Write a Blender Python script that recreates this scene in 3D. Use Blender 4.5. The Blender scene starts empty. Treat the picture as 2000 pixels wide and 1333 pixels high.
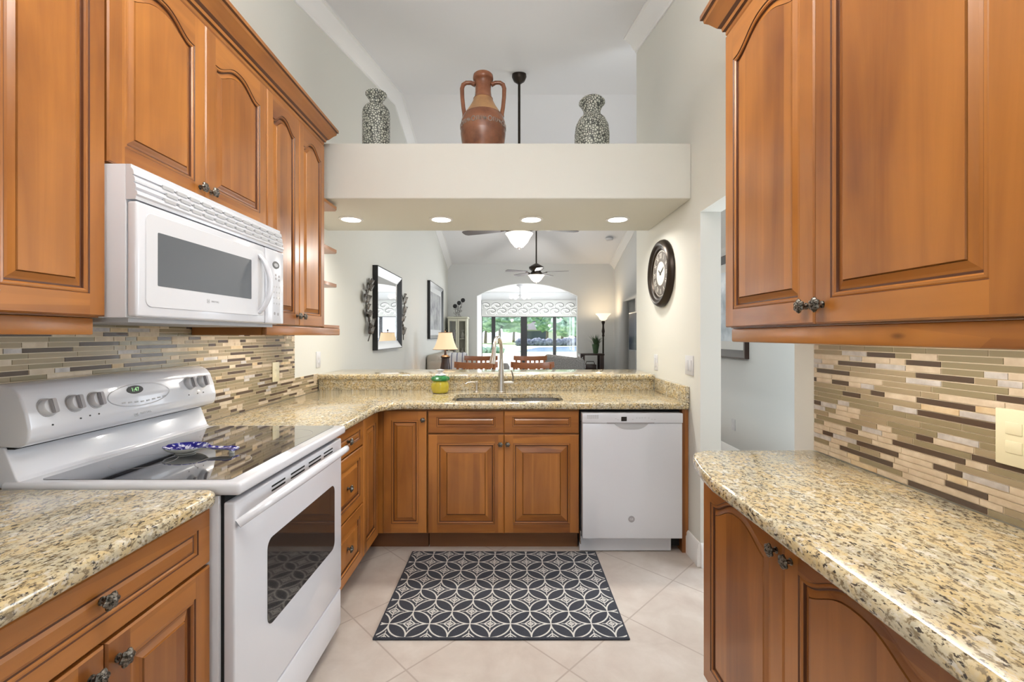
import bpy, bmesh, math, random
from mathutils import Vector, Matrix, noise

# ------------------------------------------------------------------ camera, world, lights, exposure
SC = bpy.context.scene
COL = SC.collection
H = 1.325
cam_data = bpy.data.cameras.new('camera')
cam_data.sensor_fit = 'HORIZONTAL'
cam_data.sensor_width = 36.0
cam_data.lens = 15.66
cam_data.shift_x = 0.0015
cam_data.shift_y = -0.00525
cam_data.clip_start = 0.05
cam_data.clip_end = 400
cam = bpy.data.objects.new('camera', cam_data)
COL.objects.link(cam)
cam.location = (0, 0, H)
cam.rotation_euler = (math.radians(90), 0, 0)
SC.camera = cam

SC.view_settings.view_transform = 'Standard'
SC.view_settings.look = 'None'
SC.view_settings.exposure = -0.48
SC.view_settings.gamma = 1.0
SC.view_settings.use_curve_mapping = False

world = bpy.data.worlds.new('sky')
SC.world = world
world.use_nodes = True
wn = world.node_tree.nodes
wn['Background'].inputs[0].default_value = (0.80, 0.90, 1.0, 1)
wn['Background'].inputs[1].default_value = 3.0

def light(name, kind, loc, power, color=(1, 1, 1), size=0.2, size_y=None, rot=(0, 0, 0), shape=None, spread=None, angle=None):
    ld = bpy.data.lights.new(name, kind)
    ld.energy = power
    ld.color = color
    if kind == 'AREA':
        ld.shape = shape or ('RECTANGLE' if size_y else 'SQUARE')
        ld.size = size
        if size_y:
            ld.size_y = size_y
        if spread:
            ld.spread = spread
    elif kind == 'POINT':
        ld.shadow_soft_size = size
    elif kind == 'SUN':
        ld.angle = angle or 0.02
    o = bpy.data.objects.new(name, ld)
    o.location = loc
    o.rotation_euler = rot
    COL.objects.link(o)
    return o

R = math.radians
light('sun', 'SUN', (0, 40, 30), 15.0, (1, 0.96, 0.9), rot=(R(48), 0, R(200)))
DAY = (0.86, 0.93, 1.0)
# fill light at added, unseen windows (each area light fills its own window opening)
light('rear_added_fill', 'AREA', (-0.17, -2.38, 1.62), 14, DAY, 1.9, 1.3, rot=(R(90), 0, 0))
light('foyer_added_fill', 'AREA', (2.42, 2.5, 1.55), 75, DAY, 1.3, 1.5, rot=(R(90), 0, R(90)))
light('living_added_fill', 'AREA', (2.42, 6.5, 1.55), 38, DAY, 1.3, 1.5, rot=(R(90), 0, R(90)))
light('sunroom_added_fill', 'AREA', (2.42, 12.4, 1.5), 160, DAY, 2.2, 1.5, rot=(R(90), 0, R(90)))
# powers of the added, unseen kitchen fixture and of the living room
KITCHEN_W = 18
KITCHEN_UP_W = 85
LIVING_W = 70

# ------------------------------------------------------------------ materials
def mat(name, color=(0.8, 0.8, 0.8), rough=0.5, metal=0.0, **kw):
    m = bpy.data.materials.new(name)
    m.use_nodes = True
    p = m.node_tree.nodes['Principled BSDF']
    p.inputs['Base Color'].default_value = (*color, 1)
    p.inputs['Roughness'].default_value = rough
    p.inputs['Metallic'].default_value = metal
    for k, v in kw.items():
        p.inputs[k.replace('_', ' ')].default_value = v
    return m

def nt(m):
    return m.node_tree.nodes, m.node_tree.links, m.node_tree.nodes['Principled BSDF']

def ramp(nodes, stops, interp='LINEAR'):
    r = nodes.new('ShaderNodeValToRGB')
    r.color_ramp.interpolation = interp
    e = r.color_ramp.elements
    while len(e) > 1:
        e.remove(e[-1])
    e[0].position = stops[0][0]; e[0].color = (*stops[0][1], 1)
    for p, c in stops[1:]:
        n = e.new(p); n.color = (*c, 1)
    return r

def coords(m, scale=(1, 1, 1), randomize=False, kind='Object'):
    n, l, p = nt(m)
    tc = n.new('ShaderNodeTexCoord')
    mp = n.new('ShaderNodeMapping')
    mp.inputs['Scale'].default_value = scale
    src = tc.outputs[kind]
    if randomize:
        oi = n.new('ShaderNodeObjectInfo')
        mu = n.new('ShaderNodeMath'); mu.operation = 'MULTIPLY'; mu.inputs[1].default_value = 37.0
        l.new(oi.outputs['Random'], mu.inputs[0])
        va = n.new('ShaderNodeVectorMath'); va.operation = 'ADD'
        l.new(src, va.inputs[0]); l.new(mu.outputs[0], va.inputs[1])
        src = va.outputs[0]
    l.new(src, mp.inputs['Vector'])
    return mp.outputs[0]

def noise_tex(m, vec, scale, detail=3, rough=0.5, dist=0.0):
    n, l, p = nt(m)
    t = n.new('ShaderNodeTexNoise')
    t.inputs['Scale'].default_value = scale
    t.inputs['Detail'].default_value = detail
    t.inputs['Roughness'].default_value = rough
    t.inputs['Distortion'].default_value = dist
    l.new(vec, t.inputs['Vector'])
    return t.outputs['Fac']

def mixc(m, fac, a, b, mode='MIX'):
    n, l, p = nt(m)
    x = n.new('ShaderNodeMix'); x.data_type = 'RGBA'; x.blend_type = mode
    for s, i in ((fac, 0), (a, 6), (b, 7)):
        if isinstance(s, (int, float)):
            x.inputs[i].default_value = s
        elif isinstance(s, tuple):
            x.inputs[i].default_value = (*s, 1)
        else:
            l.new(s, x.inputs[i])
    return x.outputs[2]

def bump(m, h, strength=0.2, dist=0.01):
    n, l, p = nt(m)
    b = n.new('ShaderNodeBump')
    b.inputs['Strength'].default_value = strength
    b.inputs['Distance'].default_value = dist
    l.new(h, b.inputs['Height'])
    l.new(b.outputs[0], p.inputs['Normal'])

def math_node(m, op, a, b=None, c=None):
    n, l, p = nt(m)
    x = n.new('ShaderNodeMath'); x.operation = op
    for i, s in enumerate((a, b, c)):
        if s is None:
            continue
        if isinstance(s, (int, float)):
            x.inputs[i].default_value = s
        else:
            l.new(s, x.inputs[i])
    return x.outputs[0]

def wood(name, vertical, light_c, dark_c, rough=0.31, knots=True, board=9.0):
    m = mat(name, light_c, rough)
    n, l, p = nt(m)
    p.inputs['Coat Weight'].default_value = 0.15
    p.inputs['Coat Roughness'].default_value = 0.15
    hi, lo = 14.0, 1.1
    v = coords(m, (hi, hi, lo) if vertical else (lo, lo, hi), True)
    f1 = noise_tex(m, v, 1.0, 5, 0.6, 0.8)
    v2 = coords(m, (board, board, 0.02) if vertical else (0.5, 0.5, board), True)
    vo = n.new('ShaderNodeTexVoronoi'); vo.feature = 'F1'; vo.inputs['Scale'].default_value = 1.0
    l.new(v2, vo.inputs['Vector'])
    sep = n.new('ShaderNodeSeparateColor'); l.new(vo.outputs['Color'], sep.inputs[0])
    v3 = coords(m, (3.2, 3.2, 1.6) if vertical else (1.6, 1.6, 3.2), True)
    f3 = noise_tex(m, v3, 1.0, 3, 0.55, 0.6)
    a1 = n.new('ShaderNodeMath'); a1.operation = 'MULTIPLY_ADD'
    l.new(f1, a1.inputs[0]); a1.inputs[1].default_value = 0.45
    a2 = n.new('ShaderNodeMath'); a2.operation = 'MULTIPLY'; a2.inputs[1].default_value = 0.20
    l.new(sep.outputs[0], a2.inputs[0]); l.new(a2.outputs[0], a1.inputs[2])
    a3 = n.new('ShaderNodeMath'); a3.operation = 'MULTIPLY_ADD'
    l.new(f3, a3.inputs[0]); a3.inputs[1].default_value = 0.62; l.new(a1.outputs[0], a3.inputs[2])
    r = ramp(n, [(0.37, dark_c), (0.59, tuple((a + b) / 2 for a, b in zip(dark_c, light_c))), (0.82, light_c)])
    l.new(a3.outputs[0], r.inputs[0])
    out = r.outputs[0]
    if knots:
        vk = coords(m, (6.0, 6.0, 2.7) if vertical else (2.7, 2.7, 7.0), True)
        k = n.new('ShaderNodeTexVoronoi'); k.inputs['Scale'].default_value = 1.0
        l.new(vk, k.inputs['Vector'])
        kr = ramp(n, [(0.0, (1, 1, 1)), (0.025, (0.75, 0.75, 0.75)), (0.06, (0.14, 0.14, 0.14)), (0.13, (0, 0, 0))])
        ks = n.new('ShaderNodeSeparateColor'); l.new(k.outputs['Color'], ks.inputs[0])
        kd = math_node(m, 'ADD', k.outputs['Distance'], math_node(m, 'MULTIPLY', math_node(m, 'LESS_THAN', ks.outputs[0], 0.42), 1.0))
        l.new(kd, kr.inputs[0])
        out = mixc(m, kr.outputs[0], out, tuple(c * 0.22 for c in dark_c))
    l.new(out, p.inputs['Base Color'])
    bump(m, f1, 0.04, 0.002)
    return m

WL, WD = (0.45, 0.174, 0.034), (0.15, 0.043, 0.009)
M = {}
M['wood_v'] = wood('honey_alder_upright', True, WL, WD)
M['wood_h'] = wood('honey_alder_level', False, WL, WD)
M['glaze'] = mat('brown_glaze_line', (0.10, 0.032, 0.010), 0.4)
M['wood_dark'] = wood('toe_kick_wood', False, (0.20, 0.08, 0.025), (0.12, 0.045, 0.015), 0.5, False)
M['chair_wood'] = wood('reddish_chair_wood', False, (0.36, 0.13, 0.045), (0.24, 0.075, 0.025), 0.35, False)
M['espresso'] = wood('espresso_wood', False, (0.05, 0.022, 0.014), (0.02, 0.01, 0.008), 0.4, False)

def paint(name, c, rough=0.6):
    m = mat(name, c, rough)
    v = coords(m)
    bump(m, noise_tex(m, v, 90, 3), 0.05, 0.002)
    return m
M['wall'] = paint('cream_wall_paint', (0.73, 0.73, 0.675))
M['wall_grey'] = paint('pale_grey_wall_paint', (0.68, 0.69, 0.68))
M['ceiling'] = paint('ceiling_paint', (0.84, 0.845, 0.86))
M['white_trim'] = mat('white_trim_paint', (0.88, 0.88, 0.87), 0.35)
M['white'] = mat('white_enamel', (0.70, 0.71, 0.75), 0.18, Coat_Weight=0.4)
M['white_plastic'] = mat('white_plastic', (0.66, 0.66, 0.68), 0.35)
M['grey_plastic'] = mat('grey_plastic', (0.33, 0.31, 0.32), 0.4)
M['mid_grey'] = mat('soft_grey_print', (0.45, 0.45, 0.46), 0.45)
M['black'] = mat('black', (0.012, 0.012, 0.013), 0.35)
M['gap'] = mat('dark_gap', (0.008, 0.008, 0.008), 0.9)
M['black_glass'] = mat('black_ceramic_glass', (0.016, 0.016, 0.02), 0.05, Coat_Weight=1.0, Coat_Roughness=0.03)
M['oven_glass'] = mat('oven_window_glass', (0.028, 0.024, 0.022), 0.06, Coat_Weight=0.8, Coat_Roughness=0.04)
M['mw_glass'] = mat('microwave_window_glass', (0.085, 0.092, 0.10), 0.38)
M['almond'] = mat('almond_plastic', (0.78, 0.72, 0.50), 0.35)
M['steel'] = mat('stainless_steel', (0.62, 0.61, 0.60), 0.26, 1.0)
M['nickel'] = mat('brushed_nickel', (0.62, 0.58, 0.53), 0.28, 1.0)
M['bronze'] = mat('dark_bronze', (0.035, 0.026, 0.02), 0.35, 0.7)
M['fan_blade'] = mat('grey_fan_blade', (0.10, 0.095, 0.10), 0.45)
M['mirror'] = mat('mirror_glass', (0.86, 0.87, 0.88), 0.02, 1.0)
M['silver_and_sheen'] = mat('silver_metal_and_frame_sheen', (0.62, 0.63, 0.64), 0.30, 0.9)  # silver metal; on the dark wall frames it stands in for reflections
M['fabric_grey'] = mat('grey_upholstery', (0.30, 0.29, 0.27), 0.9)
M['fabric_beige'] = mat('beige_upholstery', (0.56, 0.50, 0.42), 0.9)
M['navy'] = mat('navy_cloth', (0.04, 0.045, 0.10), 0.9)
M['cream_paint'] = mat('cream_curio_paint', (0.66, 0.65, 0.52), 0.5)
M['leaf'] = mat('leaf_green', (0.05, 0.10, 0.04), 0.7)

def emis(name, c, s):
    m = mat(name, c, 0.5)
    n, l, p = nt(m)
    p.inputs['Emission Color'].default_value = (*c, 1)
    p.inputs['Emission Strength'].default_value = s
    return m
M['lamp_on'] = emis('lit_lamp_disc', (1.0, 0.95, 0.86), 9.0)
M['fan_glass'] = emis('lit_frosted_glass', (1.0, 0.90, 0.76), 1.5)
M['shade'] = emis('lit_lamp_shade', (0.95, 0.72, 0.45), 0.75)
M['torch'] = emis('lit_torchiere_bowl', (1.0, 0.85, 0.62), 1.6)
M['digits'] = emis('green_display_digits', (0.45, 0.9, 0.4), 0.8)

def pewter():
    m = mat('antique_pewter', (0.20, 0.18, 0.15), 0.32, 0.9)
    n, l, p = nt(m)
    f = noise_tex(m, coords(m, (1, 1, 1)), 220, 3)
    r = ramp(n, [(0.38, (0.03, 0.027, 0.022)), (0.62, (0.24, 0.22, 0.19))])
    l.new(f, r.inputs[0]); l.new(r.outputs[0], p.inputs['Base Color'])
    bump(m, f, 0.5, 0.002)
    return m
M['pewter'] = pewter()

def glass():
    m = bpy.data.materials.new('window_glass'); m.use_nodes = True
    n, l = m.node_tree.nodes, m.node_tree.links
    n.clear()
    o = n.new('ShaderNodeOutputMaterial'); t = n.new('ShaderNodeBsdfTransparent'); g = n.new('ShaderNodeBsdfGlossy')
    g.inputs['Roughness'].default_value = 0.02
    mx = n.new('ShaderNodeMixShader'); mx.inputs[0].default_value = 0.035
    l.new(t.outputs[0], mx.inputs[1]); l.new(g.outputs[0], mx.inputs[2]); l.new(mx.outputs[0], o.inputs[0])
    return m
M['glass'] = glass()

def granite():
    m = mat('golden_granite', (0.5, 0.42, 0.28), 0.14)
    n, l, p = nt(m)
    p.inputs['Coat Weight'].default_value = 0.3
    v = coords(m, (1.0, 0.62, 1.0))
    big = noise_tex(m, v, 20, 5, 0.62, 0.6)
    r0 = ramp(n, [(0.30, (0.38, 0.35, 0.27)), (0.46, (0.58, 0.51, 0.35)), (0.60, (0.59, 0.45, 0.23)), (0.74, (0.64, 0.58, 0.45))])
    l.new(big, r0.inputs[0])
    f2 = noise_tex(m, v, 105, 4, 0.65, 0.4)
    r2 = ramp(n, [(0.41, (0.0, 0.0, 0.0)), (0.49, (1, 1, 1))])
    l.new(f2, r2.inputs[0])
    c = mixc(m, r2.outputs[0], (0.23, 0.175, 0.10), r0.outputs[0])
    f4 = noise_tex(m, v, 62, 4, 0.6, 0.2)
    r4 = ramp(n, [(0.56, (0, 0, 0)), (0.66, (1, 1, 1))])
    l.new(f4, r4.inputs[0])
    c = mixc(m, r4.outputs[0], c, (0.66, 0.62, 0.53))
    f3 = noise_tex(m, v, 135, 3, 0.6, 0.2)
    r3 = ramp(n, [(0.585, (0, 0, 0)), (0.63, (1, 1, 1))])
    l.new(f3, r3.inputs[0])
    c = mixc(m, r3.outputs[0], c, (0.055, 0.045, 0.035))
    l.new(c, p.inputs['Base Color'])
    return m
M['granite'] = granite()

def floor_tile():
    m = mat('beige_floor_tile', (0.66, 0.58, 0.5), 0.28)
    n, l, p = nt(m)
    tc = n.new('ShaderNodeTexCoord')
    mp = n.new('ShaderNodeMapping'); mp.vector_type = 'POINT'
    s = 0.457
    # tile joints cross at (0.233, 1.763) and run at 45 degrees
    mp.inputs['Rotation'].default_value = (0, 0, R(45))
    c45 = math.sqrt(0.5)
    jx, jy = 0.233, 1.7626
    u = (jx * c45 - jy * c45); vv = (jx * c45 + jy * c45)
    mp.inputs['Location'].default_value = (-u, -vv, 0)
    l.new(tc.outputs['Object'], mp.inputs['Vector'])
    sx = n.new('ShaderNodeSeparateXYZ'); l.new(mp.outputs[0], sx.inputs[0])
    ds = []
    for ax in (0, 1):
        d = n.new('ShaderNodeMath'); d.operation = 'DIVIDE'; d.inputs[1].default_value = s
        l.new(sx.outputs[ax], d.inputs[0])
        pp = n.new('ShaderNodeMath'); pp.operation = 'PINGPONG'; pp.inputs[1].default_value = 0.5
        l.new(d.outputs[0], pp.inputs[0]); ds.append(pp.outputs[0])
    mn = n.new('ShaderNodeMath'); mn.operation = 'MINIMUM'
    l.new(ds[0], mn.inputs[0]); l.new(ds[1], mn.inputs[1])
    g = ramp(n, [(0.0055, (1, 1, 1)), (0.009, (0, 0, 0))])
    l.new(mn.outputs[0], g.inputs[0])
    v = coords(m)
    f = noise_tex(m, v, 6, 5, 0.6, 0.3)
    r = ramp(n, [(0.3, (0.44, 0.375, 0.33)), (0.5, (0.50, 0.44, 0.39)), (0.7, (0.56, 0.505, 0.455))])
    l.new(f, r.inputs[0])
    c = mixc(m, g.outputs[0], r.outputs[0], (0.36, 0.30, 0.26))
    l.new(c, p.inputs['Base Color'])
    bump(m, mn.outputs[0], 0.0, 0.001)
    return m
M['floor'] = floor_tile()

def rug_mat():
    m = mat('woven_rug_pattern', (0.1, 0.1, 0.12), 0.95)
    n, l, p = nt(m)
    tc = n.new('ShaderNodeTexCoord')
    sx = n.new('ShaderNodeSeparateXYZ'); l.new(tc.outputs['Object'], sx.inputs[0])
    s = 0.1307
    MN = lambda *a: math_node(m, *a)
    k = math.sqrt(0.5) / s
    u = MN('MULTIPLY', MN('ADD', sx.outputs[0], sx.outputs[1]), k)
    v = MN('MULTIPLY', MN('SUBTRACT', sx.outputs[0], sx.outputs[1]), k)
    pu = MN('ABSOLUTE', MN('SUBTRACT', MN('FRACT', u), 0.5))
    pv = MN('ABSOLUTE', MN('SUBTRACT', MN('FRACT', v), 0.5))
    def dist(a, b):
        return MN('SQRT', MN('ADD', MN('MULTIPLY', a, a), MN('MULTIPLY', b, b)))
    d1 = dist(MN('SUBTRACT', 1.0, pu), pv)
    d2 = dist(MN('SUBTRACT', 1.0, pv), pu)
    d = MN('MINIMUM', d1, d2)
    line = MN('LESS_THAN', MN('ABSOLUTE', MN('SUBTRACT', d, 0.715)), 0.028)
    mx = MN('MAXIMUM', pu, pv)
    # ornament in the four-pointed field
    ring1 = MN('LESS_THAN', MN('ABSOLUTE', MN('SUBTRACT', mx, 0.145)), 0.022)
    ring2 = MN('LESS_THAN', MN('ABSOLUTE', MN('SUBTRACT', mx, 0.065)), 0.018)
    dot = MN('LESS_THAN', mx, 0.022)
    mnn = MN('MINIMUM', pu, pv)
    spoke = MN('MULTIPLY', MN('LESS_THAN', MN('ABSOLUTE', MN('SUBTRACT', pu, pv)), 0.02), MN('LESS_THAN', mx, 0.27))
    astro = MN('GREATER_THAN', d, 0.79)
    orn = MN('MULTIPLY', MN('MAXIMUM', MN('MAXIMUM', ring1, ring2), MN('MAXIMUM', dot, spoke)), astro)
    f = MN('MAXIMUM', line, orn)
    # plain dark edge
    bx = MN('GREATER_THAN', MN('ABSOLUTE', MN('ADD', sx.outputs[0], 0.04)), 0.551)
    by1 = MN('GREATER_THAN', MN('ABSOLUTE', MN('SUBTRACT', sx.outputs[1], 2.327)), 0.384)
    f = MN('MULTIPLY', f, MN('SUBTRACT', 1.0, MN('MAXIMUM', bx, by1)))
    nz = noise_tex(m, coords(m), 420, 2)
    r = ramp(n, [(0.3, (0.018, 0.020, 0.028)), (0.7, (0.045, 0.048, 0.062))])
    l.new(nz, r.inputs[0])
    r2 = ramp(n, [(0.3, (0.42, 0.40, 0.37)), (0.7, (0.66, 0.64, 0.60))])
    l.new(nz, r2.inputs[0])
    c = mixc(m, f, r.outputs[0], r2.outputs[0])
    l.new(c, p.inputs['Base Color'])
    bump(m, nz, 0.3, 0.002)
    return m
M['rug'] = rug_mat()

def speck(name, stops, scale, rough=0.4, feature='noise', metal=0.0, bump_s=0.0, detail=3):
    m = mat(name, stops[0][1], rough, metal)
    n, l, p = nt(m)
    v = coords(m)
    if feature == 'noise':
        f = noise_tex(m, v, scale, detail, 0.6)
    else:
        t = n.new('ShaderNodeTexVoronoi'); t.feature = 'DISTANCE_TO_EDGE' if feature == 'edge' else 'F1'
        t.inputs['Scale'].default_value = scale
        l.new(v, t.inputs['Vector']); f = t.outputs['Distance']
    r = ramp(n, stops)
    l.new(f, r.inputs[0]); l.new(r.outputs[0], p.inputs['Base Color'])
    if bump_s:
        bump(m, f, bump_s, 0.003)
    return m
M['vase_mosaic'] = speck('black_white_pebble_mosaic', [(0.0, (0.03, 0.035, 0.03)), (0.09, (0.07, 0.08, 0.07)), (0.17, (0.60, 0.62, 0.55))], 62, 0.4, 'edge', bump_s=0.3)
M['terracotta'] = speck('aged_terracotta', [(0.3, (0.10, 0.036, 0.018)), (0.5, (0.22, 0.080, 0.038)), (0.72, (0.30, 0.13, 0.065))], 7, 0.25, detail=5)
M['terra_pale'] = speck('ochre_glaze', [(0.3, (0.24, 0.11, 0.05)), (0.6, (0.42, 0.24, 0.10))], 9, 0.3, detail=5)
M['grey_band'] = mat('grey_painted_ornament', (0.30, 0.25, 0.22), 0.6)
M['blue_white'] = speck('blue_white_painted_ceramic', [(0.47, (0.015, 0.014, 0.16)), (0.54, (0.05, 0.05, 0.30)), (0.60, (0.75, 0.75, 0.84))], 55, 0.12)
M['ceramic'] = mat('cream_ceramic', (0.66, 0.66, 0.60), 0.15)
M['grass'] = speck('lawn_grass', [(0.3, (0.36, 0.48, 0.22)), (0.7, (0.55, 0.64, 0.36))], 0.7, 0.95)
M['foliage'] = speck('tree_foliage', [(0.35, (0.10, 0.20, 0.13)), (0.5, (0.20, 0.33, 0.24)), (0.66, (0.45, 0.58, 0.46))], 1.6, 0.9, detail=8)
M['foliage_pale'] = speck('pale_tree_foliage', [(0.35, (0.20, 0.34, 0.26)), (0.5, (0.34, 0.48, 0.38)), (0.66, (0.62, 0.74, 0.64))], 1.3, 0.9, detail=8)
M['hedge'] = speck('dark_hedge_leaves', [(0.35, (0.07, 0.08, 0.13)), (0.65, (0.22, 0.24, 0.32))], 3.0, 0.9, detail=6)
M['water'] = mat('pond_water', (0.24, 0.34, 0.55), 0.12)
M['paving'] = speck('pale_patio_paving', [(0.3, (0.62, 0.58, 0.56)), (0.7, (0.72, 0.69, 0.67))], 2.0, 0.8)
M['stucco'] = mat('pale_house_stucco', (0.70, 0.68, 0.62), 0.8)
M['roof'] = mat('grey_roof_tiles', (0.30, 0.29, 0.32), 0.8)
M['bark'] = mat('tree_bark', (0.16, 0.12, 0.09), 0.9)
M['house_screen'] = mat('dark_screened_porch', (0.05, 0.06, 0.09), 0.6)
M['blanket'] = None

TILE = [mat('brown_glass_tile', (0.085, 0.055, 0.038), 0.26, Coat_Weight=0.1),
        mat('olive_glass_tile', (0.27, 0.22, 0.13), 0.26, Coat_Weight=0.1),
        mat('tan_glass_tile', (0.34, 0.265, 0.165), 0.26, Coat_Weight=0.1),
        speck('cream_stone_tile', [(0.35, (0.54, 0.43, 0.30)), (0.7, (0.68, 0.57, 0.43))], 30, 0.55),
        speck('grey_marble_tile', [(0.35, (0.42, 0.38, 0.35)), (0.7, (0.62, 0.58, 0.54))], 35, 0.4),
        speck('gold_stone_tile', [(0.35, (0.56, 0.40, 0.22)), (0.7, (0.68, 0.55, 0.36))], 25, 0.5),
        mat('cream_grout', (0.68, 0.58, 0.43), 0.9)]

# ------------------------------------------------------------------ mesh helpers
class MB:
    """collects shapes (world coordinates) and links them as one mesh object"""
    def __init__(self):
        self.bm = bmesh.new()
    def face(self, pts, m=0):
        vs = [self.bm.verts.new(p) for p in pts]
        f = self.bm.faces.new(vs); f.material_index = m
        return f
    def box(self, x0, x1, y0, y1, z0, z1, m=0, bevel=0.0, seg=2):
        t = bmesh.new()
        bmesh.ops.create_cube(t, size=1)
        for v in t.verts:
            v.co = Vector(((x0 + x1) / 2 + v.co.x * (x1 - x0), (y0 + y1) / 2 + v.co.y * (y1 - y0), (z0 + z1) / 2 + v.co.z * (z1 - z0)))
        if bevel > 0:
            bmesh.ops.bevel(t, geom=list(t.edges), offset=bevel, segments=seg, affect='EDGES', profile=0.5)
        self.merge(t, m)
        return self
    def merge(self, t, m=0, mtx=None):
        mp = {}
        for v in t.verts:
            mp[v] = self.bm.verts.new(mtx @ v.co if mtx else v.co)
        for f in t.faces:
            try:
                nf = self.bm.faces.new([mp[v] for v in f.verts]); nf.material_index = m if m is not None else f.material_index
            except ValueError:
                pass
        t.free()
    def prism(self, pts, d, m=0, bevel=0.0, seg=2):
        """closed polygon (3D points) extruded by vector d"""
        t = bmesh.new()
        vs = [t.verts.new(p) for p in pts]
        f = t.faces.new(vs)
        r = bmesh.ops.extrude_face_region(t, geom=[f])
        for g in r['geom']:
            if isinstance(g, bmesh.types.BMVert):
                g.co += Vector(d)
        bmesh.ops.recalc_face_normals(t, faces=t.faces)
        if bevel:
            bmesh.ops.bevel(t, geom=list(t.edges), offset=bevel, segments=seg, affect='EDGES', profile=0.5)
        self.merge(t, m)
        return self
    def lathe(self, prof, c=(0, 0, 0), axis='Z', seg=24, m=0, mod=None, mtx=None, arc=None, closed_ends=True):
        """prof: list of (radius, height)"""
        c = Vector(c)
        A = {'Z': (Vector((1, 0, 0)), Vector((0, 1, 0)), Vector((0, 0, 1))),
             'X': (Vector((0, 1, 0)), Vector((0, 0, 1)), Vector((1, 0, 0))),
             '-X': (Vector((0, 0, 1)), Vector((0, 1, 0)), Vector((-1, 0, 0))),
             '-Y': (Vector((1, 0, 0)), Vector((0, 0, 1)), Vector((0, -1, 0)))}[axis]
        rings = []
        for (r, h) in prof:
            ring = []
            for i in range(seg):
                a = 2 * math.pi * i / seg
                rr = r * (mod(a, h) if mod else 1)
                p = c + A[0] * (rr * math.cos(a)) + A[1] * (rr * math.sin(a)) + A[2] * h
                if mtx: p = mtx @ p
                ring.append(self.bm.verts.new(p))
            rings.append(ring)
        for a, b in zip(rings, rings[1:]):
            for i in range(seg):
                j = (i + 1) % seg
                f = self.bm.faces.new((a[i], a[j], b[j], b[i])); f.material_index = m
        if closed_ends:
            f = self.bm.faces.new(list(reversed(rings[0]))); f.material_index = m
            f = self.bm.faces.new(rings[-1]); f.material_index = m
        return self
    def tube(self, path, r, seg=10, m=0, closed=False, caps=True, squash=None):
        path = [Vector(p) for p in path]
        n = len(path)
        rad = r if isinstance(r, (list, tuple)) else [r] * n
        up = None
        rings = []
        for i, p in enumerate(path):
            if closed:
                t = (path[(i + 1) % n] - path[i - 1]).normalized()
            else:
                t = (path[min(i + 1, n - 1)] - path[max(i - 1, 0)]).normalized()
            if up is None:
                up = Vector((0, 0, 1)) if abs(t.z) < 0.9 else Vector((1, 0, 0))
            s = t.cross(up)
            if s.length < 1e-5:
                up = Vector((0, 1, 0)); s = t.cross(up)
            s.normalize(); up = s.cross(t).normalized()
            ring = []
            for k in range(seg):
                a = 2 * math.pi * k / seg
                q = s * math.cos(a) * rad[i] + up * math.sin(a) * rad[i] * (squash or 1)
                ring.append(self.bm.verts.new(p + q))
            rings.append(ring)
        pairs = list(zip(rings, rings[1:]))
        if closed: pairs.append((rings[-1], rings[0]))
        for a, b in pairs:
            for i in range(seg):
                j = (i + 1) % seg
                f = self.bm.faces.new((a[i], b[i], b[j], a[j])); f.material_index = m
        if caps and not closed:
            f = self.bm.faces.new(rings[0]); f.material_index = m
            f = self.bm.faces.new(list(reversed(rings[-1]))); f.material_index = m
        return self
    def sweep(self, prof, frames, m=0, closed_prof=True, caps=True, dark=()):
        """prof: list of (a, b); frames: list of (origin, A, B)"""
        rings = []
        for (o, A, B) in frames:
            rings.append([self.bm.verts.new(Vector(o) + Vector(A) * a + Vector(B) * b) for a, b in prof])
        n = len(prof)
        for r0, r1 in zip(rings, rings[1:]):
            for i in range(n if closed_prof else n - 1):
                j = (i + 1) % n
                f = self.bm.faces.new((r0[i], r0[j], r1[j], r1[i])); f.material_index = 1 if i in dark else m
        if caps and closed_prof:
            self.bm.faces.new(list(reversed(rings[0]))).material_index = m
            self.bm.faces.new(rings[-1]).material_index = m
        return self
    def blob(self, c, r, sub=2, amp=0.2, freq=1.5, m=0, seed=0):
        t = bmesh.new()
        bmesh.ops.create_icosphere(t, subdivisions=sub, radius=1)
        r = Vector(r) if not isinstance(r, (int, float)) else Vector((r, r, r))
        for v in t.verts:
            d = noise.noise(v.co * freq + Vector((seed * 7.1, seed * 3.3, seed)))
            k = 1 + amp * d * 2
            v.co = Vector((v.co.x * r.x * k + c[0], v.co.y * r.y * k + c[1], v.co.z * r.z * k + c[2]))
        self.merge(t, m)
        return self
    def build(self, name, mats, parent=None, angle=35, smooth=True, recalc=True):
        if recalc:
            bmesh.ops.recalc_face_normals(self.bm, faces=self.bm.faces)
        me = bpy.data.meshes.new(name)
        self.bm.to_mesh(me); self.bm.free()
        if not isinstance(mats, (list, tuple)): mats = [mats]
        for x in mats: me.materials.append(M[x] if isinstance(x, str) else x)
        if parent is not None:
            off = base_of(parent)
            me.transform(Matrix.Translation(-off))
        if smooth and len(me.polygons):
            me.polygons.foreach_set('use_smooth', [True] * len(me.polygons))
            me.set_sharp_from_angle(angle=R(angle))
        o = bpy.data.objects.new(name, me)
        COL.objects.link(o)
        if parent is not None: o.parent = parent
        return o

def base_of(o):
    v = Vector((0, 0, 0))
    while o is not None:
        v += o.location; o = o.parent
    return v

def tag(o, label, cat, group=None, kind=None):
    o['label'] = label; o['category'] = cat
    if group: o['group'] = group
    if kind: o['kind'] = kind
    return o

def thing(name, label, cat, loc=(0, 0, 0), group=None):
    o = bpy.data.objects.new(name, None)
    o.empty_display_size = 0.1
    COL.objects.link(o); o.location = loc
    return tag(o, label, cat, group)

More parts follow.
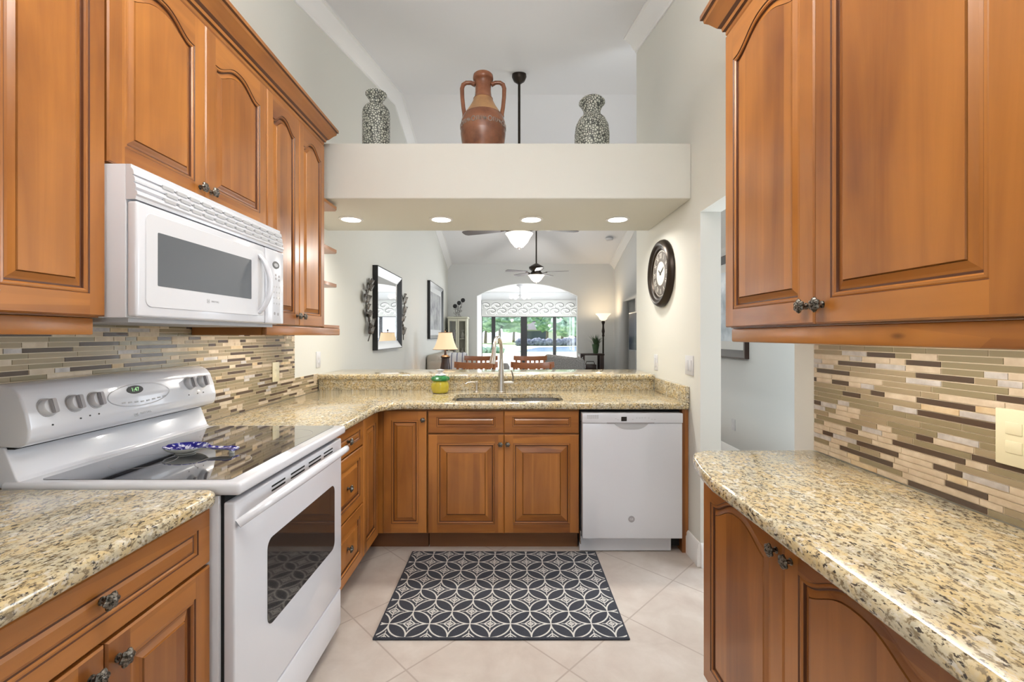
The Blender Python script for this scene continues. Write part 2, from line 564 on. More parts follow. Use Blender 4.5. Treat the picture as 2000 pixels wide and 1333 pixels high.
def recenter(o):
    """move the origin of a one-mesh thing to the base of its mesh"""
    me = o.data
    xs = [v.co.x for v in me.vertices]; ys = [v.co.y for v in me.vertices]; zs = [v.co.z for v in me.vertices]
    c = Vector(((min(xs) + max(xs)) / 2, (min(ys) + max(ys)) / 2, min(zs)))
    me.transform(Matrix.Translation(-c)); o.location = c
    return o

def struct(o):
    o['kind'] = 'structure'
    return o

def cut(o, cutters):
    """boolean cut, applied"""
    for c in cutters:
        md = o.modifiers.new('cut', 'BOOLEAN'); md.operation = 'DIFFERENCE'; md.solver = 'EXACT'; md.object = c
    dg = bpy.context.evaluated_depsgraph_get()
    dg.update()
    me = bpy.data.meshes.new_from_object(o.evaluated_get(dg))
    o.modifiers.clear()
    old = o.data; o.data = me
    for c in cutters:
        bpy.data.objects.remove(c, do_unlink=True)
    return o

def copy_tree(o, parent=None):
    c = o.copy(); COL.objects.link(c); c.parent = parent
    for ch in list(o.children):
        copy_tree(ch, c)
    return c

def text(name, s, size, O, U, V, m, parent, depth=0.0004, align='CENTER', font_scale=(1, 1)):
    cu = bpy.data.curves.new(name, 'FONT')
    cu.body = s; cu.size = size; cu.extrude = depth; cu.align_x = align; cu.align_y = 'CENTER'
    cu.resolution_u = 3
    t = bpy.data.objects.new(name, cu)
    COL.objects.link(t)
    dg = bpy.context.evaluated_depsgraph_get()
    dg.update()
    me = bpy.data.meshes.new_from_object(t.evaluated_get(dg))
    bpy.data.objects.remove(t, do_unlink=True)
    U = Vector(U); V = Vector(V); N = U.cross(V)
    mt = Matrix((U * font_scale[0], V * font_scale[1], N)).transposed().to_4x4()
    mt.translation = Vector(O) - base_of(parent)
    me.transform(mt)
    me.materials.clear(); me.materials.append(M[m] if isinstance(m, str) else m)
    o = bpy.data.objects.new(name, me)
    COL.objects.link(o); o.parent = parent
    return o

# ---- cabinet doors: frame-and-panel, optional cathedral arch
def arch_curve(t, rise):
    """t in 0..1 across the opening: shoulders at 0 and 1, crest in the middle"""
    s = abs(2 * t - 1)            # 1 at the shoulders
    if s > 0.9: return 0.0
    q = s / 0.9
    return rise * 0.5 * (1 + math.cos(math.pi * q ** 1.25))

def panel_front(b, O, U, N, w, h, t=0.02, stile=0.055, rail=0.058, rise=0.0, bw=0.020, small=False):
    """materials: 0 upright wood, 1 level wood, 2 glaze"""
    O = Vector(O); U = Vector(U); N = Vector(N); V = Vector((0, 0, 1))
    def P(u, v, n): return O + U * u + V * v + N * n
    e = 0.004
    K = 22 if rise else 1
    x0, x1, y0, y1 = stile, w - stile, rail, h - rail - rise
    def ring(d):
        pts = [(x0 + d, y0 + d), (x1 - d, y0 + d)]
        for i in range(K + 1):
            tt = 1 - i / K
            x = x0 + d + (x1 - x0 - 2 * d) * tt
            tu = (x - x0) / (x1 - x0)
            pts.append((x, y1 + (arch_curve(tu, rise) if rise else 0) - d))
        return pts
    if small:
        prof = [(0, 0), (0.002, -0.003), (0.006, -0.003), (0.009, -0.006), (0.013, -0.006), (0.013 + bw * 0.35, -0.002)]
        mm = [2, None, None, 2, None]
    else:
        prof = [(0, 0), (0.002, -0.003), (0.0045, -0.002), (0.009, -0.0015), (0.012, -0.005), (0.0135, -0.010), (0.0175, -0.010),
                (0.0175 + bw * 0.25, -0.0085), (0.0175 + bw * 0.6, -0.0055), (0.0175 + bw * 0.86, -0.0035), (0.0175 + bw * 0.9, -0.0060), (0.0175 + bw, -0.001)]
        mm = [2, None, None, None, 2, 2, None, None, None, 2, None]
    # frame faces
    def F(pts, m):
        b.face([P(*p) for p in pts], m)
    def edge_box():
        # outer sides with an eased edge
        F([(0, 0, 0), (w, 0, 0), (w, 0, t - e), (0, 0, t - e)], 1)
        F([(0, h, 0), (0, h, t - e), (w, h, t - e), (w, h, 0)], 1)
        F([(0, 0, 0), (0, 0, t - e), (0, h, t - e), (0, h, 0)], 0)
        F([(w, 0, 0), (w, h, 0), (w, h, t - e), (w, 0, t - e)], 0)
        F([(0, 0, t - e), (w, 0, t - e), (w - e, e, t), (e, e, t)], 1)
        F([(0, h, t - e), (e, h - e, t), (w - e, h - e, t), (w, h, t - e)], 1)
        F([(0, 0, t - e), (e, e, t), (e, h - e, t), (0, h, t - e)], 0)
        F([(w, 0, t - e), (w, h, t - e), (w - e, h - e, t), (w - e, e, t)], 0)
        F([(0, 0, 0), (0, h, 0), (w, h, 0), (w, 0, 0)], 0)
    edge_box()
    r0 = ring(0)
    sm = 1 if small else 0
    F([(e, e, t), (x0, e, t), (x0, h - e, t), (e, h - e, t)], 1 if small else 0)
    F([(x1, e, t), (w - e, e, t), (w - e, h - e, t), (x1, h - e, t)], 1 if small else 0)
    F([(x0, e, t), (x1, e, t), (x1, y0, t), (x0, y0, t)], 1)
    top = r0[2:]
    for a, c in zip(top, top[1:]):
        F([(a[0], a[1], t), (a[0], h - e, t), (c[0], h - e, t), (c[0], c[1], t)], 1)
    rings = [(ring(d), n) for d, n in prof]
    nn = len(rings[0][0])
    for k in range(len(rings) - 1):
        (ra, na), (rb, nb) = rings[k], rings[k + 1]
        for i in range(nn):
            j = (i + 1) % nn
            mi = mm[k]
            if mi is None:
                mi = 1 if (i == 0 or 2 <= i < nn - 1) else 0
            F([(ra[i][0], ra[i][1], t + na), (ra[j][0], ra[j][1], t + na), (rb[j][0], rb[j][1], t + nb), (rb[i][0], rb[i][1], t + nb)], mi)
    rl, nl = rings[-1]
    F([(x, y, t + nl) for x, y in rl], 1 if small else 0)

WOODS = ['wood_v', 'wood_h', 'glaze']
def add_front(parent, name, O, U, N, w, h, **kw):
    b = MB()
    panel_front(b, O, U, N, w, h, **kw)
    return b.build(name, WOODS, parent, angle=25, recalc=False)

def add_knob(parent, P, N, r=0.0165):
    ax = {(1, 0, 0): 'X', (-1, 0, 0): '-X', (0, -1, 0): '-Y'}[tuple(int(x) for x in N)]
    b = MB()
    prof = [(0.0085, 0), (0.0085, 0.002), (0.0055, 0.004), (0.005, 0.011), (0.0085, 0.0145)]
    b.lathe(prof, P, ax, 18)
    fl = lambda a, h: 1 + 0.13 * math.cos(6 * a)
    b.lathe([(0.007, 0.0125), (r * 0.92, 0.0160), (r, 0.0195), (r * 0.86, 0.0235), (r * 0.55, 0.0262), (r * 0.42, 0.0258), (r * 0.22, 0.0285), (0.0008, 0.029)], P, ax, 36, mod=fl)
    return b.build('knob', 'pewter', parent)

# ------------------------------------------------------------------ room shell
XL, XR, XF = -1.437, 1.087, 2.38
YR, YF = -2.4, 10.2
RY, RZ = 5.5, 4.30            # ridge
S1, S2 = 0.247, 0.283
def ceil_z(y):
    return RZ - S1 * (RY - y) if y <= RY else RZ - S2 * (y - RY)

b = MB(); b.box(XL - 0.12, XF + 0.12, YR - 0.12, 15.0, -0.1, 0.0)
struct(b.build('floor', 'floor'))

b = MB()
for (ya, yb) in ((YR - 0.12, RY), (RY, YF + 0.12)):
    za = ceil_z(ya); zb = ceil_z(yb)
    b.prism([(XL - 0.12, ya, za), (XL - 0.12, yb, zb), (XL - 0.12, yb, zb + 0.1), (XL - 0.12, ya, za + 0.1)], (XF - XL + 0.24, 0, 0))
struct(b.build('ceiling', 'ceiling'))

def gable(b, x, dx, y0, y1, z0=0.0):
    pts = [(x, y0, z0), (x, y1, z0), (x, y1, ceil_z(y1))]
    if y0 < RY < y1: pts.append((x, RY, RZ))
    pts.append((x, y0, ceil_z(y0)))
    b.prism(pts, (dx, 0, 0))
b = MB(); gable(b, XL - 0.12, 0.12, YR, YF + 0.12)
struct(b.build('wall_left', 'wall'))

# kitchen right wall, with the doorway to the foyer
b = MB()
DY0, DY1, DZ = 1.705, 2.55, 2.034
b.prism([(XR, YR, 0), (XR, DY0, 0), (XR, DY0, DZ), (XR, DY1, DZ), (XR, DY1, 0), (XR, 3.84, 0), (XR, 3.84, ceil_z(3.84)), (XR, YR, ceil_z(YR))], (0.118, 0, 0))
struct(b.build('wall_right', 'wall'))

# outer wall of foyer and living room with added, unseen windows and the hall doorway
b = MB(); gable(b, XF, 0.12, YR, YF + 0.12)
wf = b.build('wall_foyer', 'wall_grey')
def cutter(x0, x1, y0, y1, z0, z1):
    c = MB(); c.box(x0, x1, y0, y1, z0, z1)
    return c.build('cutter', 'wall')
WIN = [(1.85, 3.15, 0.8, 2.3), (5.85, 7.15, 0.8, 2.3)]
cut(wf, [cutter(XF - 0.1, XF + 0.3, a, c, z0, z1) for a, c, z0, z1 in WIN] + [cutter(XF - 0.1, XF + 0.3, 8.50, 9.45, -0.1, 2.05)])
struct(wf)

b = MB()
WX0, WX1, WZ0, WZ1 = -1.12, 0.78, 0.97, 2.27
zc = ceil_z(YR)
b.box(XL, XF, YR - 0.12, YR, 0, WZ0); b.box(XL, XF, YR - 0.12, YR, WZ1, zc)
b.box(XL, WX0, YR - 0.12, YR, WZ0, WZ1); b.box(WX1, XF, YR - 0.12, YR, WZ0, WZ1)
struct(b.build('wall_rear', 'wall'))

def window(name, axis, p, a0, a1, z0, z1, out):
    """simple white frame with one mullion; axis 'x' = window in a wall of constant X"""
    b = MB(); g = MB()
    def bx(u0, u1, v0, v1, d0, d1, tgt=b):
        if axis == 'x': tgt.box(p + d0, p + d1, u0, u1, v0, v1)
        else: tgt.box(u0, u1, p + d0, p + d1, v0, v1)
    d0, d1 = sorted((0.02 * out, 0.07 * out))
    f = 0.05
    bx(a0, a1, z0, z0 + f, d0, d1); bx(a0, a1, z1 - f, z1, d0, d1)
    bx(a0, a0 + f, z0 + f, z1 - f, d0, d1); bx(a1 - f, a1, z0 + f, z1 - f, d0, d1)
    m = (a0 + a1) / 2
    bx(m - 0.02, m + 0.02, z0 + f, z1 - f, d0, d1)
    o = struct(b.build(name, 'white_trim'))
    dm = (d0 + d1) / 2
    for u0, u1 in ((a0 + f, m - 0.02), (m + 0.02, a1 - f)):
        g = MB(); bx(u0, u1, z0 + f, z1 - f, dm - 0.003, dm + 0.003, g); g.build('pane', 'glass', o)
window('added_window_1', 'y', YR, WX0, WX1, WZ0, WZ1, -1)  # rear window added out of view to let in fill light
window('added_window_2', 'x', XF, *WIN[0][:2], *WIN[0][2:], 1)  # hidden foyer window, added as a fill source
window('added_window_3', 'x', XF, *WIN[1][:2], *WIN[1][2:], 1)  # hidden living room window, added for its light

# little hall behind the doorway in the living room
b = MB()
b.box(XF + 0.12, 3.7, 8.35, 8.47, 0, 2.5); b.box(XF + 0.12, 3.7, 9.48, 9.6, 0, 2.5); b.box(3.7, 3.8, 8.35, 9.6, 0, 2.5); b.box(XF + 0.12, 3.8, 8.35, 9.6, 2.5, 2.6)
b.box(XF + 0.12, 3.8, 8.35, 9.6, -0.1, 0)
struct(b.build('wall_hall', 'wall_grey'))

# far wall with the arch
AX0, AX1, AS, AT = -0.765, 1.53, 2.235, 2.525
pts = [(XL, 0), (AX0, 0), (AX0, AS)]
n = 24
hw = (AX1 - AX0) / 2; rise = AT - AS; rad = (hw * hw + rise * rise) / (2 * rise)
for i in range(1, n):
    x = AX0 + (AX1 - AX0) * i / n
    pts.append((x, AT - rad + math.sqrt(rad * rad - (x - (AX0 + AX1) / 2) ** 2)))
pts += [(AX1, AS), (AX1, 0), (XF, 0), (XF, ceil_z(YF)), (XL, ceil_z(YF))]
b = MB(); b.prism([(x, YF, z) for x, z in pts], (0, 0.15, 0))
struct(b.build('wall_far', 'wall_grey'))

# sunroom beyond the arch
SY = 14.75
b = MB(); b.box(-1.10, -0.95, YF + 0.15, SY + 0.1, 0, 2.75); struct(b.build('wall_sunroom_left', 'white_trim'))
b = MB()
b.box(2.3, 2.42, YF + 0.15, 11.2, 0, 2.75); b.box(2.3, 2.42, 13.6, SY + 0.1, 0, 2.75); b.box(2.3, 2.42, 11.2, 13.6, 0, 0.7); b.box(2.3, 2.42, 11.2, 13.6, 2.3, 2.75)
struct(b.build('wall_sunroom_right', 'white_trim'))
window('added_window_4', 'x', 2.3, 11.2, 13.6, 0.7, 2.3, 1)  # sunroom side window added out of sight for fill
b = MB(); b.box(-1.1, 2.42, YF + 0.15, SY + 0.1, 2.75, 2.85); struct(b.build('ceiling_sunroom', 'white_trim'))
b = MB(); b.box(-0.95, 2.3, SY, SY + 0.1, 2.0, 2.75); struct(b.build('wall_sunroom_far', 'white_trim'))
# sliding glass doors: dark frames
b = MB()
def pxx(px, y): return (px - 997) * y / 870
b.box(-0.95, 2.3, SY + 0.0, SY + 0.08, 1.94, 2.0)
for a, c in ((960, 967.5), (1017, 1029.5), (1080, 1086.5)):
    b.box(pxx(a, SY), pxx(c, SY), SY, SY + 0.06, 0.0, 1.94)
b.box(-0.95, -0.93, SY, SY + 0.06, 0, 1.94); b.box(2.24, 2.3, SY, SY + 0.06, 0, 1.94); b.box(-0.93, 2.24, SY, SY + 0.06, 0.0, 0.06)
dr = struct(b.build('door_1', 'black'))
xs = [-0.93, pxx(960, SY), pxx(967.5, SY), pxx(1017, SY), pxx(1029.5, SY), pxx(1080, SY), pxx(1086.5, SY), 2.24]
for i in range(0, 8, 2):
    g = MB(); g.box(xs[i], xs[i + 1], SY + 0.03, SY + 0.036, 0.06, 1.94); g.build('pane', 'glass', dr)

# boxed header with plant shelf and recessed lamps
b = MB(); b.box(XL, XR, 2.68, 3.50, 2.15, 2.483, bevel=0.004, seg=1)
struct(b.build('wall_header', 'wall'))
# half wall that carries the raised bar
b = MB(); b.box(XL, XR, 3.335, 3.47, 0, 1.0); struct(b.build('wall_bar', 'wall'))

# crown mouldings
CR = [(0, 0), (0, -0.125), (0.012, -0.125), (0.016, -0.108), (0.028, -0.100), (0.055, -0.055), (0.088, -0.028), (0.092, -0.016), (0.112, -0.012), (0.112, 0)]
def crown(name, x, out, ys, m='white_trim'):
    b = MB()
    b.sweep(CR, [((x, y, ceil_z(y) - 0.001), (out, 0, 0), (0, 0, 1)) for y in ys])
    struct(b.build(name, m))
crown('trim_1', XL, 1, [YR, RY, YF])
crown('trim_2', XR, -1, [YR, 3.84])
crown('trim_3', XF, -1, [YR, RY, YF])

# baseboards
def baseboard(name, segs):
    b = MB()
    for (x0, y0, x1, y1, nx, ny) in segs:
        prof = [(0, 0), (0.018, 0), (0.018, 0.10), (0.013, 0.112), (0.013, 0.125), (0.006, 0.137), (0, 0.137)]
        b.sweep(prof, [((x0, y0, 0), (nx, ny, 0), (0, 0, 1)), ((x1, y1, 0), (nx, ny, 0), (0, 0, 1))])
    struct(b.build(name, 'white_trim'))
baseboard('baseboard_right', [(XR, DY1, XR, 2.72, -1, 0), (XR, DY1, XR + 0.118, DY1, 0, -1), (XR + 0.118, DY1, XR + 0.118, 3.84, 1, 0)])
baseboard('baseboard_foyer', [(XF, -0.5, XF, 8.5, -1, 0), (XF, 9.45, XF, YF, -1, 0)])
baseboard('baseboard_left', [(XL, 3.5, XL, YF, 1, 0)])
baseboard('baseboard_far', [(XL, YF, AX0, YF, 0, -1), (AX1, YF, XF, YF, 0, -1)])

# ------------------------------------------------------------------ recessed lamps
for i, (x, lab) in enumerate(((-1.126, 'leftmost round recessed lamp in the header over the sink, nearest the wooden shelves'),
                              (-0.489, 'round recessed lamp in the header, second from the wooden shelves'),
                              (0.148, 'round recessed lamp in the header, second from the clock wall'),
                              (0.758, 'rightmost round recessed lamp in the header, nearest the wall clock'))):
    t = thing('recessed_light', lab, 'ceiling light', (x, 3.15, 2.15), 'recessed lamps in the header')
    b = MB(); b.lathe([(0.084, -0.0005), (0.084, -0.004), (0.078, -0.007), (0.066, -0.007), (0.066, -0.0005)], (x, 3.15, 2.15), seg=36)
    b.build('trim_ring', 'white_trim', t)
    b = MB(); b.lathe([(0.0655, -0.001), (0.0655, -0.006), (0.05, -0.0085)], (x, 3.15, 2.15), seg=32)
    b.build('lens', 'lamp_on', t)
    light('recessed_lamp', 'AREA', (x, 3.15, 2.135), 8.0, (1, 0.95, 0.87), 0.12, shape='DISK', spread=R(150))
# kitchen fixture added out of view as fill light
t = thing('added_ceiling_fixture', 'long white light fixture added out of view below the sloped kitchen ceiling as fill', 'ceiling light', (-0.15, 0.85, 2.62))
b = MB(); b.box(-0.55, 0.25, 0.60, 1.10, 2.64, 2.70, bevel=0.01); b.build('housing', 'white_plastic', t)
b = MB(); b.box(-0.50, 0.20, 0.65, 1.05, 2.625, 2.64); b.build('diffuser', 'lamp_on', t)
for x in (-0.45, 0.15):
    b = MB(); b.tube([(x, 0.85, 2.70), (x, 0.85, ceil_z(0.85))], 0.006, 8); b.build('stem', 'nickel', t)
light('added_fixture_fill', 'AREA', (-0.15, 0.85, 2.615), KITCHEN_W, (1, 0.96, 0.90), 0.7, 0.4)
light('added_fixture_upfill', 'AREA', (-0.15, 0.85, 2.72), KITCHEN_UP_W, (1, 0.97, 0.92), 0.7, 0.4, rot=(R(180), 0, 0))

# ------------------------------------------------------------------ cabinets
FX = -0.80      # face plane of the left base run
UX = -1.087     # face plane of the left wall cabinets
SX = 2.717      # face plane (Y) of the sink run
RX = 0.685      # face plane of the shallow right base cabinet
VX = 0.73       # face plane of the right wall cabinets
PX, NX, NY = (1, 0, 0), (-1, 0, 0), (0, -1, 0)
T = 0.02
def left_front(p, name, x, y0, y1, z0, z1, **kw):   # facing +X; u runs toward -Y? seen from the front, right = +Y
    return add_front(p, name, (x - T, y0, z0), (0, 1, 0), PX, y1 - y0, z1 - z0, **kw)
def right_front(p, name, x, y0, y1, z0, z1, **kw):
    return add_front(p, name, (x + T, y1, z0), (0, -1, 0), NX, y1 - y0, z1 - z0, **kw)
def sink_front(p, name, x0, x1, z0, z1, **kw):
    return add_front(p, name, (x0, SX + T, z0), (1, 0, 0), NY, x1 - x0, z1 - z0, **kw)
G = 0.0015

def rail_prof(b, ys, x, out, z0, z1):
    prof = [(0, z1), (0, z0 + 0.006), (0.006, z0), (0.022, z0), (0.030, z0 + 0.012), (0.024, z0 + 0.022), (0.018, z1 - 0.006), (0.022, z1)]
    b.sweep([(-a, z) for a, z in prof], [((x, ys[0], 0), (-out, 0, 0), (0, 0, 1)), ((x, ys[1], 0), (-out, 0, 0), (0, 0, 1))])

def wall_unit(label, y0, y1, z0, z1, splits, rail=None, side='L', group=None):
    x0, x1 = (XL + 0.002, UX - T - 0.001) if side == 'L' else (VX + T + 0.001, XR - 0.002)
    t = thing('wall_cabinet', label, 'cabinet', ((x0 + x1) / 2, (y0 + y1) / 2, z0), group)
    b = MB(); b.box(x0, x1, y0 + 0.0005, y1 - 0.0005, z0, z1); b.build('body', 'wood_v', t)
    ys = [y0] + splits + [y1]
    doors = []
    for a, c in zip(ys, ys[1:]):
        f = left_front if side == 'L' else right_front
        doors.append(f(t, 'door', UX if side == 'L' else VX, a + G, c - G, z0 + 0.003, z1 - 0.004, rise=0.05, stile=0.052 if c - a > 0.35 else 0.045))
    return t, doors

UZ = 2.437
t1, d1 = wall_unit('honey wood wall cabinet at the left edge of the frame, left of the microwave', 0.60, 1.198, 1.373, UZ, [0.90])
add_knob(d1[0], (UX, 0.87, 1.42), PX); add_knob(d1[1], (UX, 0.913, 1.42), PX)
t2, d2 = wall_unit('short honey wood wall cabinet with two arched doors directly above the white microwave', 1.202, 1.988, 1.795, UZ, [1.589])
add_knob(d2[0], (UX, 1.560, 1.845), PX); add_knob(d2[1], (UX, 1.616, 1.845), PX)
t3, d3 = wall_unit('tall honey wood wall cabinet right of the microwave with open shelves on its end', 1.992, 2.605, 1.373, UZ, [2.295])
add_knob(d3[0], (UX, 2.268, 1.425), PX); add_knob(d3[1], (UX, 2.322, 1.425), PX)
# light rails under the units
b = MB(); b.box(UX - 0.045, UX - 0.022, 0.60, 1.185, 1.327, 1.372, bevel=0.004); b.box(XL + 0.01, UX - 0.045, 1.165, 1.185, 1.330, 1.372); b.build('light_rail', 'wood_h', t1)
b = MB(); b.box(UX - 0.028, UX - 0.004, 1.995, 2.852, 1.327, 1.372, bevel=0.006); b.box(XL + 0.01, UX - 0.028, 1.995, 2.018, 1.327, 1.372)
b.box(XL + 0.003, UX - 0.028, 2.832, 2.852, 1.327, 1.372)
b.build('light_rail', 'wood_h', t3)
for z in (2.112, 1.842, 1.628):
    b = MB()
    b.prism([(XL + 0.002, 2.606, z), (UX - 0.002, 2.606, z), (UX - 0.002, 2.79, z), (UX - 0.022, 2.82, z), (XL + 0.002, 2.82, z)], (0, 0, 0.019))
    b.build('shelf', 'wood_h', t3)
b = MB(); b.box(XL + 0.003, UX - 0.004, 2.606, 2.84, 1.373, 1.389); b.build('shelf', 'wood_h', t3)
def under_light(parent, x, out, y0, y1, z, w):
    b = MB(); b.box(x - 0.03, x + 0.03, y0, y1, z - 0.018, z - 0.001, bevel=0.003); h = b.build('under_cabinet_light', 'white_plastic', parent)
    b = MB(); b.box(x - 0.022, x + 0.022, y0 + 0.01, y1 - 0.01, z - 0.0195, z - 0.018); b.build('lens', 'lamp_on', h)
    light('under_cabinet_lamp', 'AREA', (x, (y0 + y1) / 2, z - 0.021), w, (1, 0.93, 0.82), 0.04, y1 - y0 - 0.02)
under_light(t3, -1.22, 1, 2.06, 2.56, 1.373, 2.4)
# crown on the left cabinets
CP = [(-0.01, 0), (0, 0), (0.006, 0.008), (0.006, 0.020), (0.014, 0.024), (0.016, 0.036), (0.026, 0.044), (0.046, 0.072), (0.058, 0.084), (0.060, 0.096), (0.068, 0.100), (0.068, 0.116), (-0.01, 0.116)]
def cabinet_crown(b, x, out, y0, y1, z, endout=True):
    s = 1
    frames = [((x, y0, z), (out, 0, 0), (0, 0, 1)), ((x, y1, z), (out, 1, 0), (0, 0, 1))]
    xe = (XL + 0.004) if out > 0 else (XR - 0.004)
    frames += [((xe, y1, z), (0, 1, 0), (0, 0, 1))]
    b.sweep(CP, frames, dark=(3, 5, 9))
b = MB(); cabinet_crown(b, UX - 0.012, 1, 0.60, 2.607, UZ + 0.001)
b.box(XL + 0.004, UX - 0.02, 0.60, 2.597, UZ + 0.001, UZ + 0.10)
cl = b.build('crown_molding', ['wood_h', 'glaze']); tag(recenter(cl), 'stepped honey wood crown molding along the top of the left wall cabinets', 'molding')

# right wall cabinets
RZ0, RZ1 = 1.350, 2.344
t4, d4 = wall_unit('large honey wood wall cabinet with two arched doors on the right, above the tiled wall', 0.626, 1.516, RZ0, RZ1, [1.071], side='R')
add_knob(d4[0], (VX, 1.043, RZ0 + 0.048), NX); add_knob(d4[1], (VX, 1.099, RZ0 + 0.048), NX)
b = MB(); b.box(VX + 0.012, VX + 0.036, 0.626, 1.498, RZ0 - 0.046, RZ0 - 0.001, bevel=0.006); b.box(VX + 0.036, XR - 0.01, 1.476, 1.498, RZ0 - 0.044, RZ0 - 0.001)
b.build('light_rail', 'wood_h', t4)
b = MB(); cabinet_crown(b, VX + 0.012, -1, 0.626, 1.518, RZ1 + 0.001)
b.box(VX + 0.02, XR - 0.004, 0.626, 1.508, RZ1 + 0.001, RZ1 + 0.10)
cl = b.build('crown_molding', ['wood_h', 'glaze']); tag(recenter(cl), 'stepped honey wood crown molding on top of the right wall cabinet', 'molding')
under_light(t4, 0.90, -1, 0.70, 1.40, RZ0, 2.2)
# the neighbouring unit that shows as a strip at the frame edge
t5, d5 = wall_unit('honey wood wall cabinet mostly outside the right edge of the frame', 0.17, 0.624, RZ0, RZ1, [], side='R')
add_knob(d5[0], (VX, 0.21, RZ0 + 0.048), NX)

# ---- base cabinets
BZ0, BZ1 = 0.11, 0.874
def base_unit(label, name, x0, x1, y0, y1, toe=None, group=None, z0=BZ0):
    t = thing(name, label, 'cabinet', ((x0 + x1) / 2, (y0 + y1) / 2, 0), group)
    b = MB(); b.box(x0, x1, y0, y1, z0, BZ1); b.build('body', 'wood_v', t)
    if toe:
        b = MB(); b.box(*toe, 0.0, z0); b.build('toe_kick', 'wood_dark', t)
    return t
# near left
t = base_unit('honey wood base cabinet with one drawer over two doors, at the lower left', 'base_cabinet', XL + 0.002, FX - T - 0.001, 0.572, 1.190, (XL + 0.01, FX - 0.08, 0.572, 1.188))
d = left_front(t, 'drawer', FX, 0.575, 1.188, 0.722, 0.866, small=True, stile=0.045, rail=0.04, bw=0.02); add_knob(d, (FX, 0.872, 0.805), PX)
d = left_front(t, 'door', FX, 0.575, 0.8795, 0.118, 0.714); add_knob(d, (FX, 0.850, 0.668), PX)
d = left_front(t, 'door', FX, 0.8825, 1.188, 0.118, 0.714); add_knob(d, (FX, 0.908, 0.668), PX)
# drawer stack
t = base_unit('honey wood base cabinet with three stacked drawers between the range and the corner', 'drawer_cabinet', XL + 0.002, FX - T - 0.001, 1.978, 2.424, (XL + 0.01, FX - 0.08, 1.978, 2.42))
for z0, z1, zk in ((0.735, 0.866, 0.803), (0.424, 0.728, 0.572), (0.118, 0.417, 0.275)):
    d = left_front(t, 'drawer', FX, 1.982, 2.421, z0, z1, small=(z1 - z0) < 0.2, stile=0.05, rail=0.04 if (z1 - z0) < 0.2 else 0.05, bw=0.02)
    add_knob(d, (FX, 2.19, zk), PX)
# corner unit: L body
t = thing('corner_cabinet', 'honey wood corner base cabinet with a narrow door on each run', 'cabinet', (-1.0, 2.9, 0))
b = MB()
b.prism([(XL + 0.002, 2.427, BZ0), (FX - T - 0.001, 2.427, BZ0), (FX - T - 0.001, SX + T + 0.001, BZ0), (-0.512, SX + T + 0.001, BZ0), (-0.512, 3.325, BZ0), (XL + 0.002, 3.325, BZ0)], (0, 0, BZ1 - BZ0))
b.build('body', 'wood_v', t)
b = MB()
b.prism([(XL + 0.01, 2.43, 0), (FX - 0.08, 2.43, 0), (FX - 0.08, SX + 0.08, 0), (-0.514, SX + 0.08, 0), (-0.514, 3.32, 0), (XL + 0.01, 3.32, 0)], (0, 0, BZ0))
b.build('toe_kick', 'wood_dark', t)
d = left_front(t, 'door', FX, 2.427, 2.694, 0.118, 0.866, stile=0.05)
d = sink_front(t, 'door', -0.778, -0.513, 0.118, 0.866, stile=0.05); add_knob(d, (-0.532, SX, 0.812), NY, 0.015)
# sink base
t = thing('sink_cabinet', 'honey wood sink cabinet with two raised-panel doors and two false drawer fronts', 'cabinet', (-0.04, 3.0, 0))
b = MB()
x0, x1 = -0.508, 0.421
b.box(x0, x0 + 0.018, SX + T + 0.001, 3.325, BZ0, BZ1); b.box(x1 - 0.018, x1, SX + T + 0.001, 3.325, BZ0, BZ1)
b.box(x0 + 0.018, x1 - 0.018, SX + T + 0.001, SX + T + 0.018, BZ0, BZ1); b.box(x0 + 0.018, x1 - 0.018, SX + T + 0.018, 3.325, BZ0, BZ0 + 0.018)
b.build('body', 'wood_v', t)
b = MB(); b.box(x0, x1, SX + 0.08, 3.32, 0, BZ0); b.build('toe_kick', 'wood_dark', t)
for a, c, k in ((-0.502, -0.0415, -0.062), (-0.0385, 0.418, -0.018)):
    sink_front(t, 'drawer_front', a, c, 0.729, 0.866, small=True, stile=0.05, rail=0.038, bw=0.022)
    d = sink_front(t, 'door', a, c, 0.118, 0.721, stile=0.055, rail=0.055, bw=0.045); add_knob(d, (k, SX, 0.664), NY, 0.015)
b = MB(); b.box(1.047, 1.0845, SX, 3.33, 0.0, BZ1); o = b.build('end_panel', 'wood_v'); tag(recenter(o), 'narrow honey wood end panel standing right of the white dishwasher', 'panel')
# shallow right base cabinet
t = base_unit('honey wood base cabinet with two arched doors under the right granite counter', 'base_cabinet', RX + T + 0.001, XR - 0.002, 0.655, 1.585, (RX + 0.06, XR - 0.01, 0.66, 1.55))
d = right_front(t, 'door', RX, 0.657, 1.1165, 0.118, 0.868, rise=0.055); add_knob(d, (RX, 1.088, 0.772), NX)
d = right_front(t, 'door', RX, 1.1195, 1.583, 0.118, 0.868, rise=0.055); add_knob(d, (RX, 1.148, 0.772), NX)

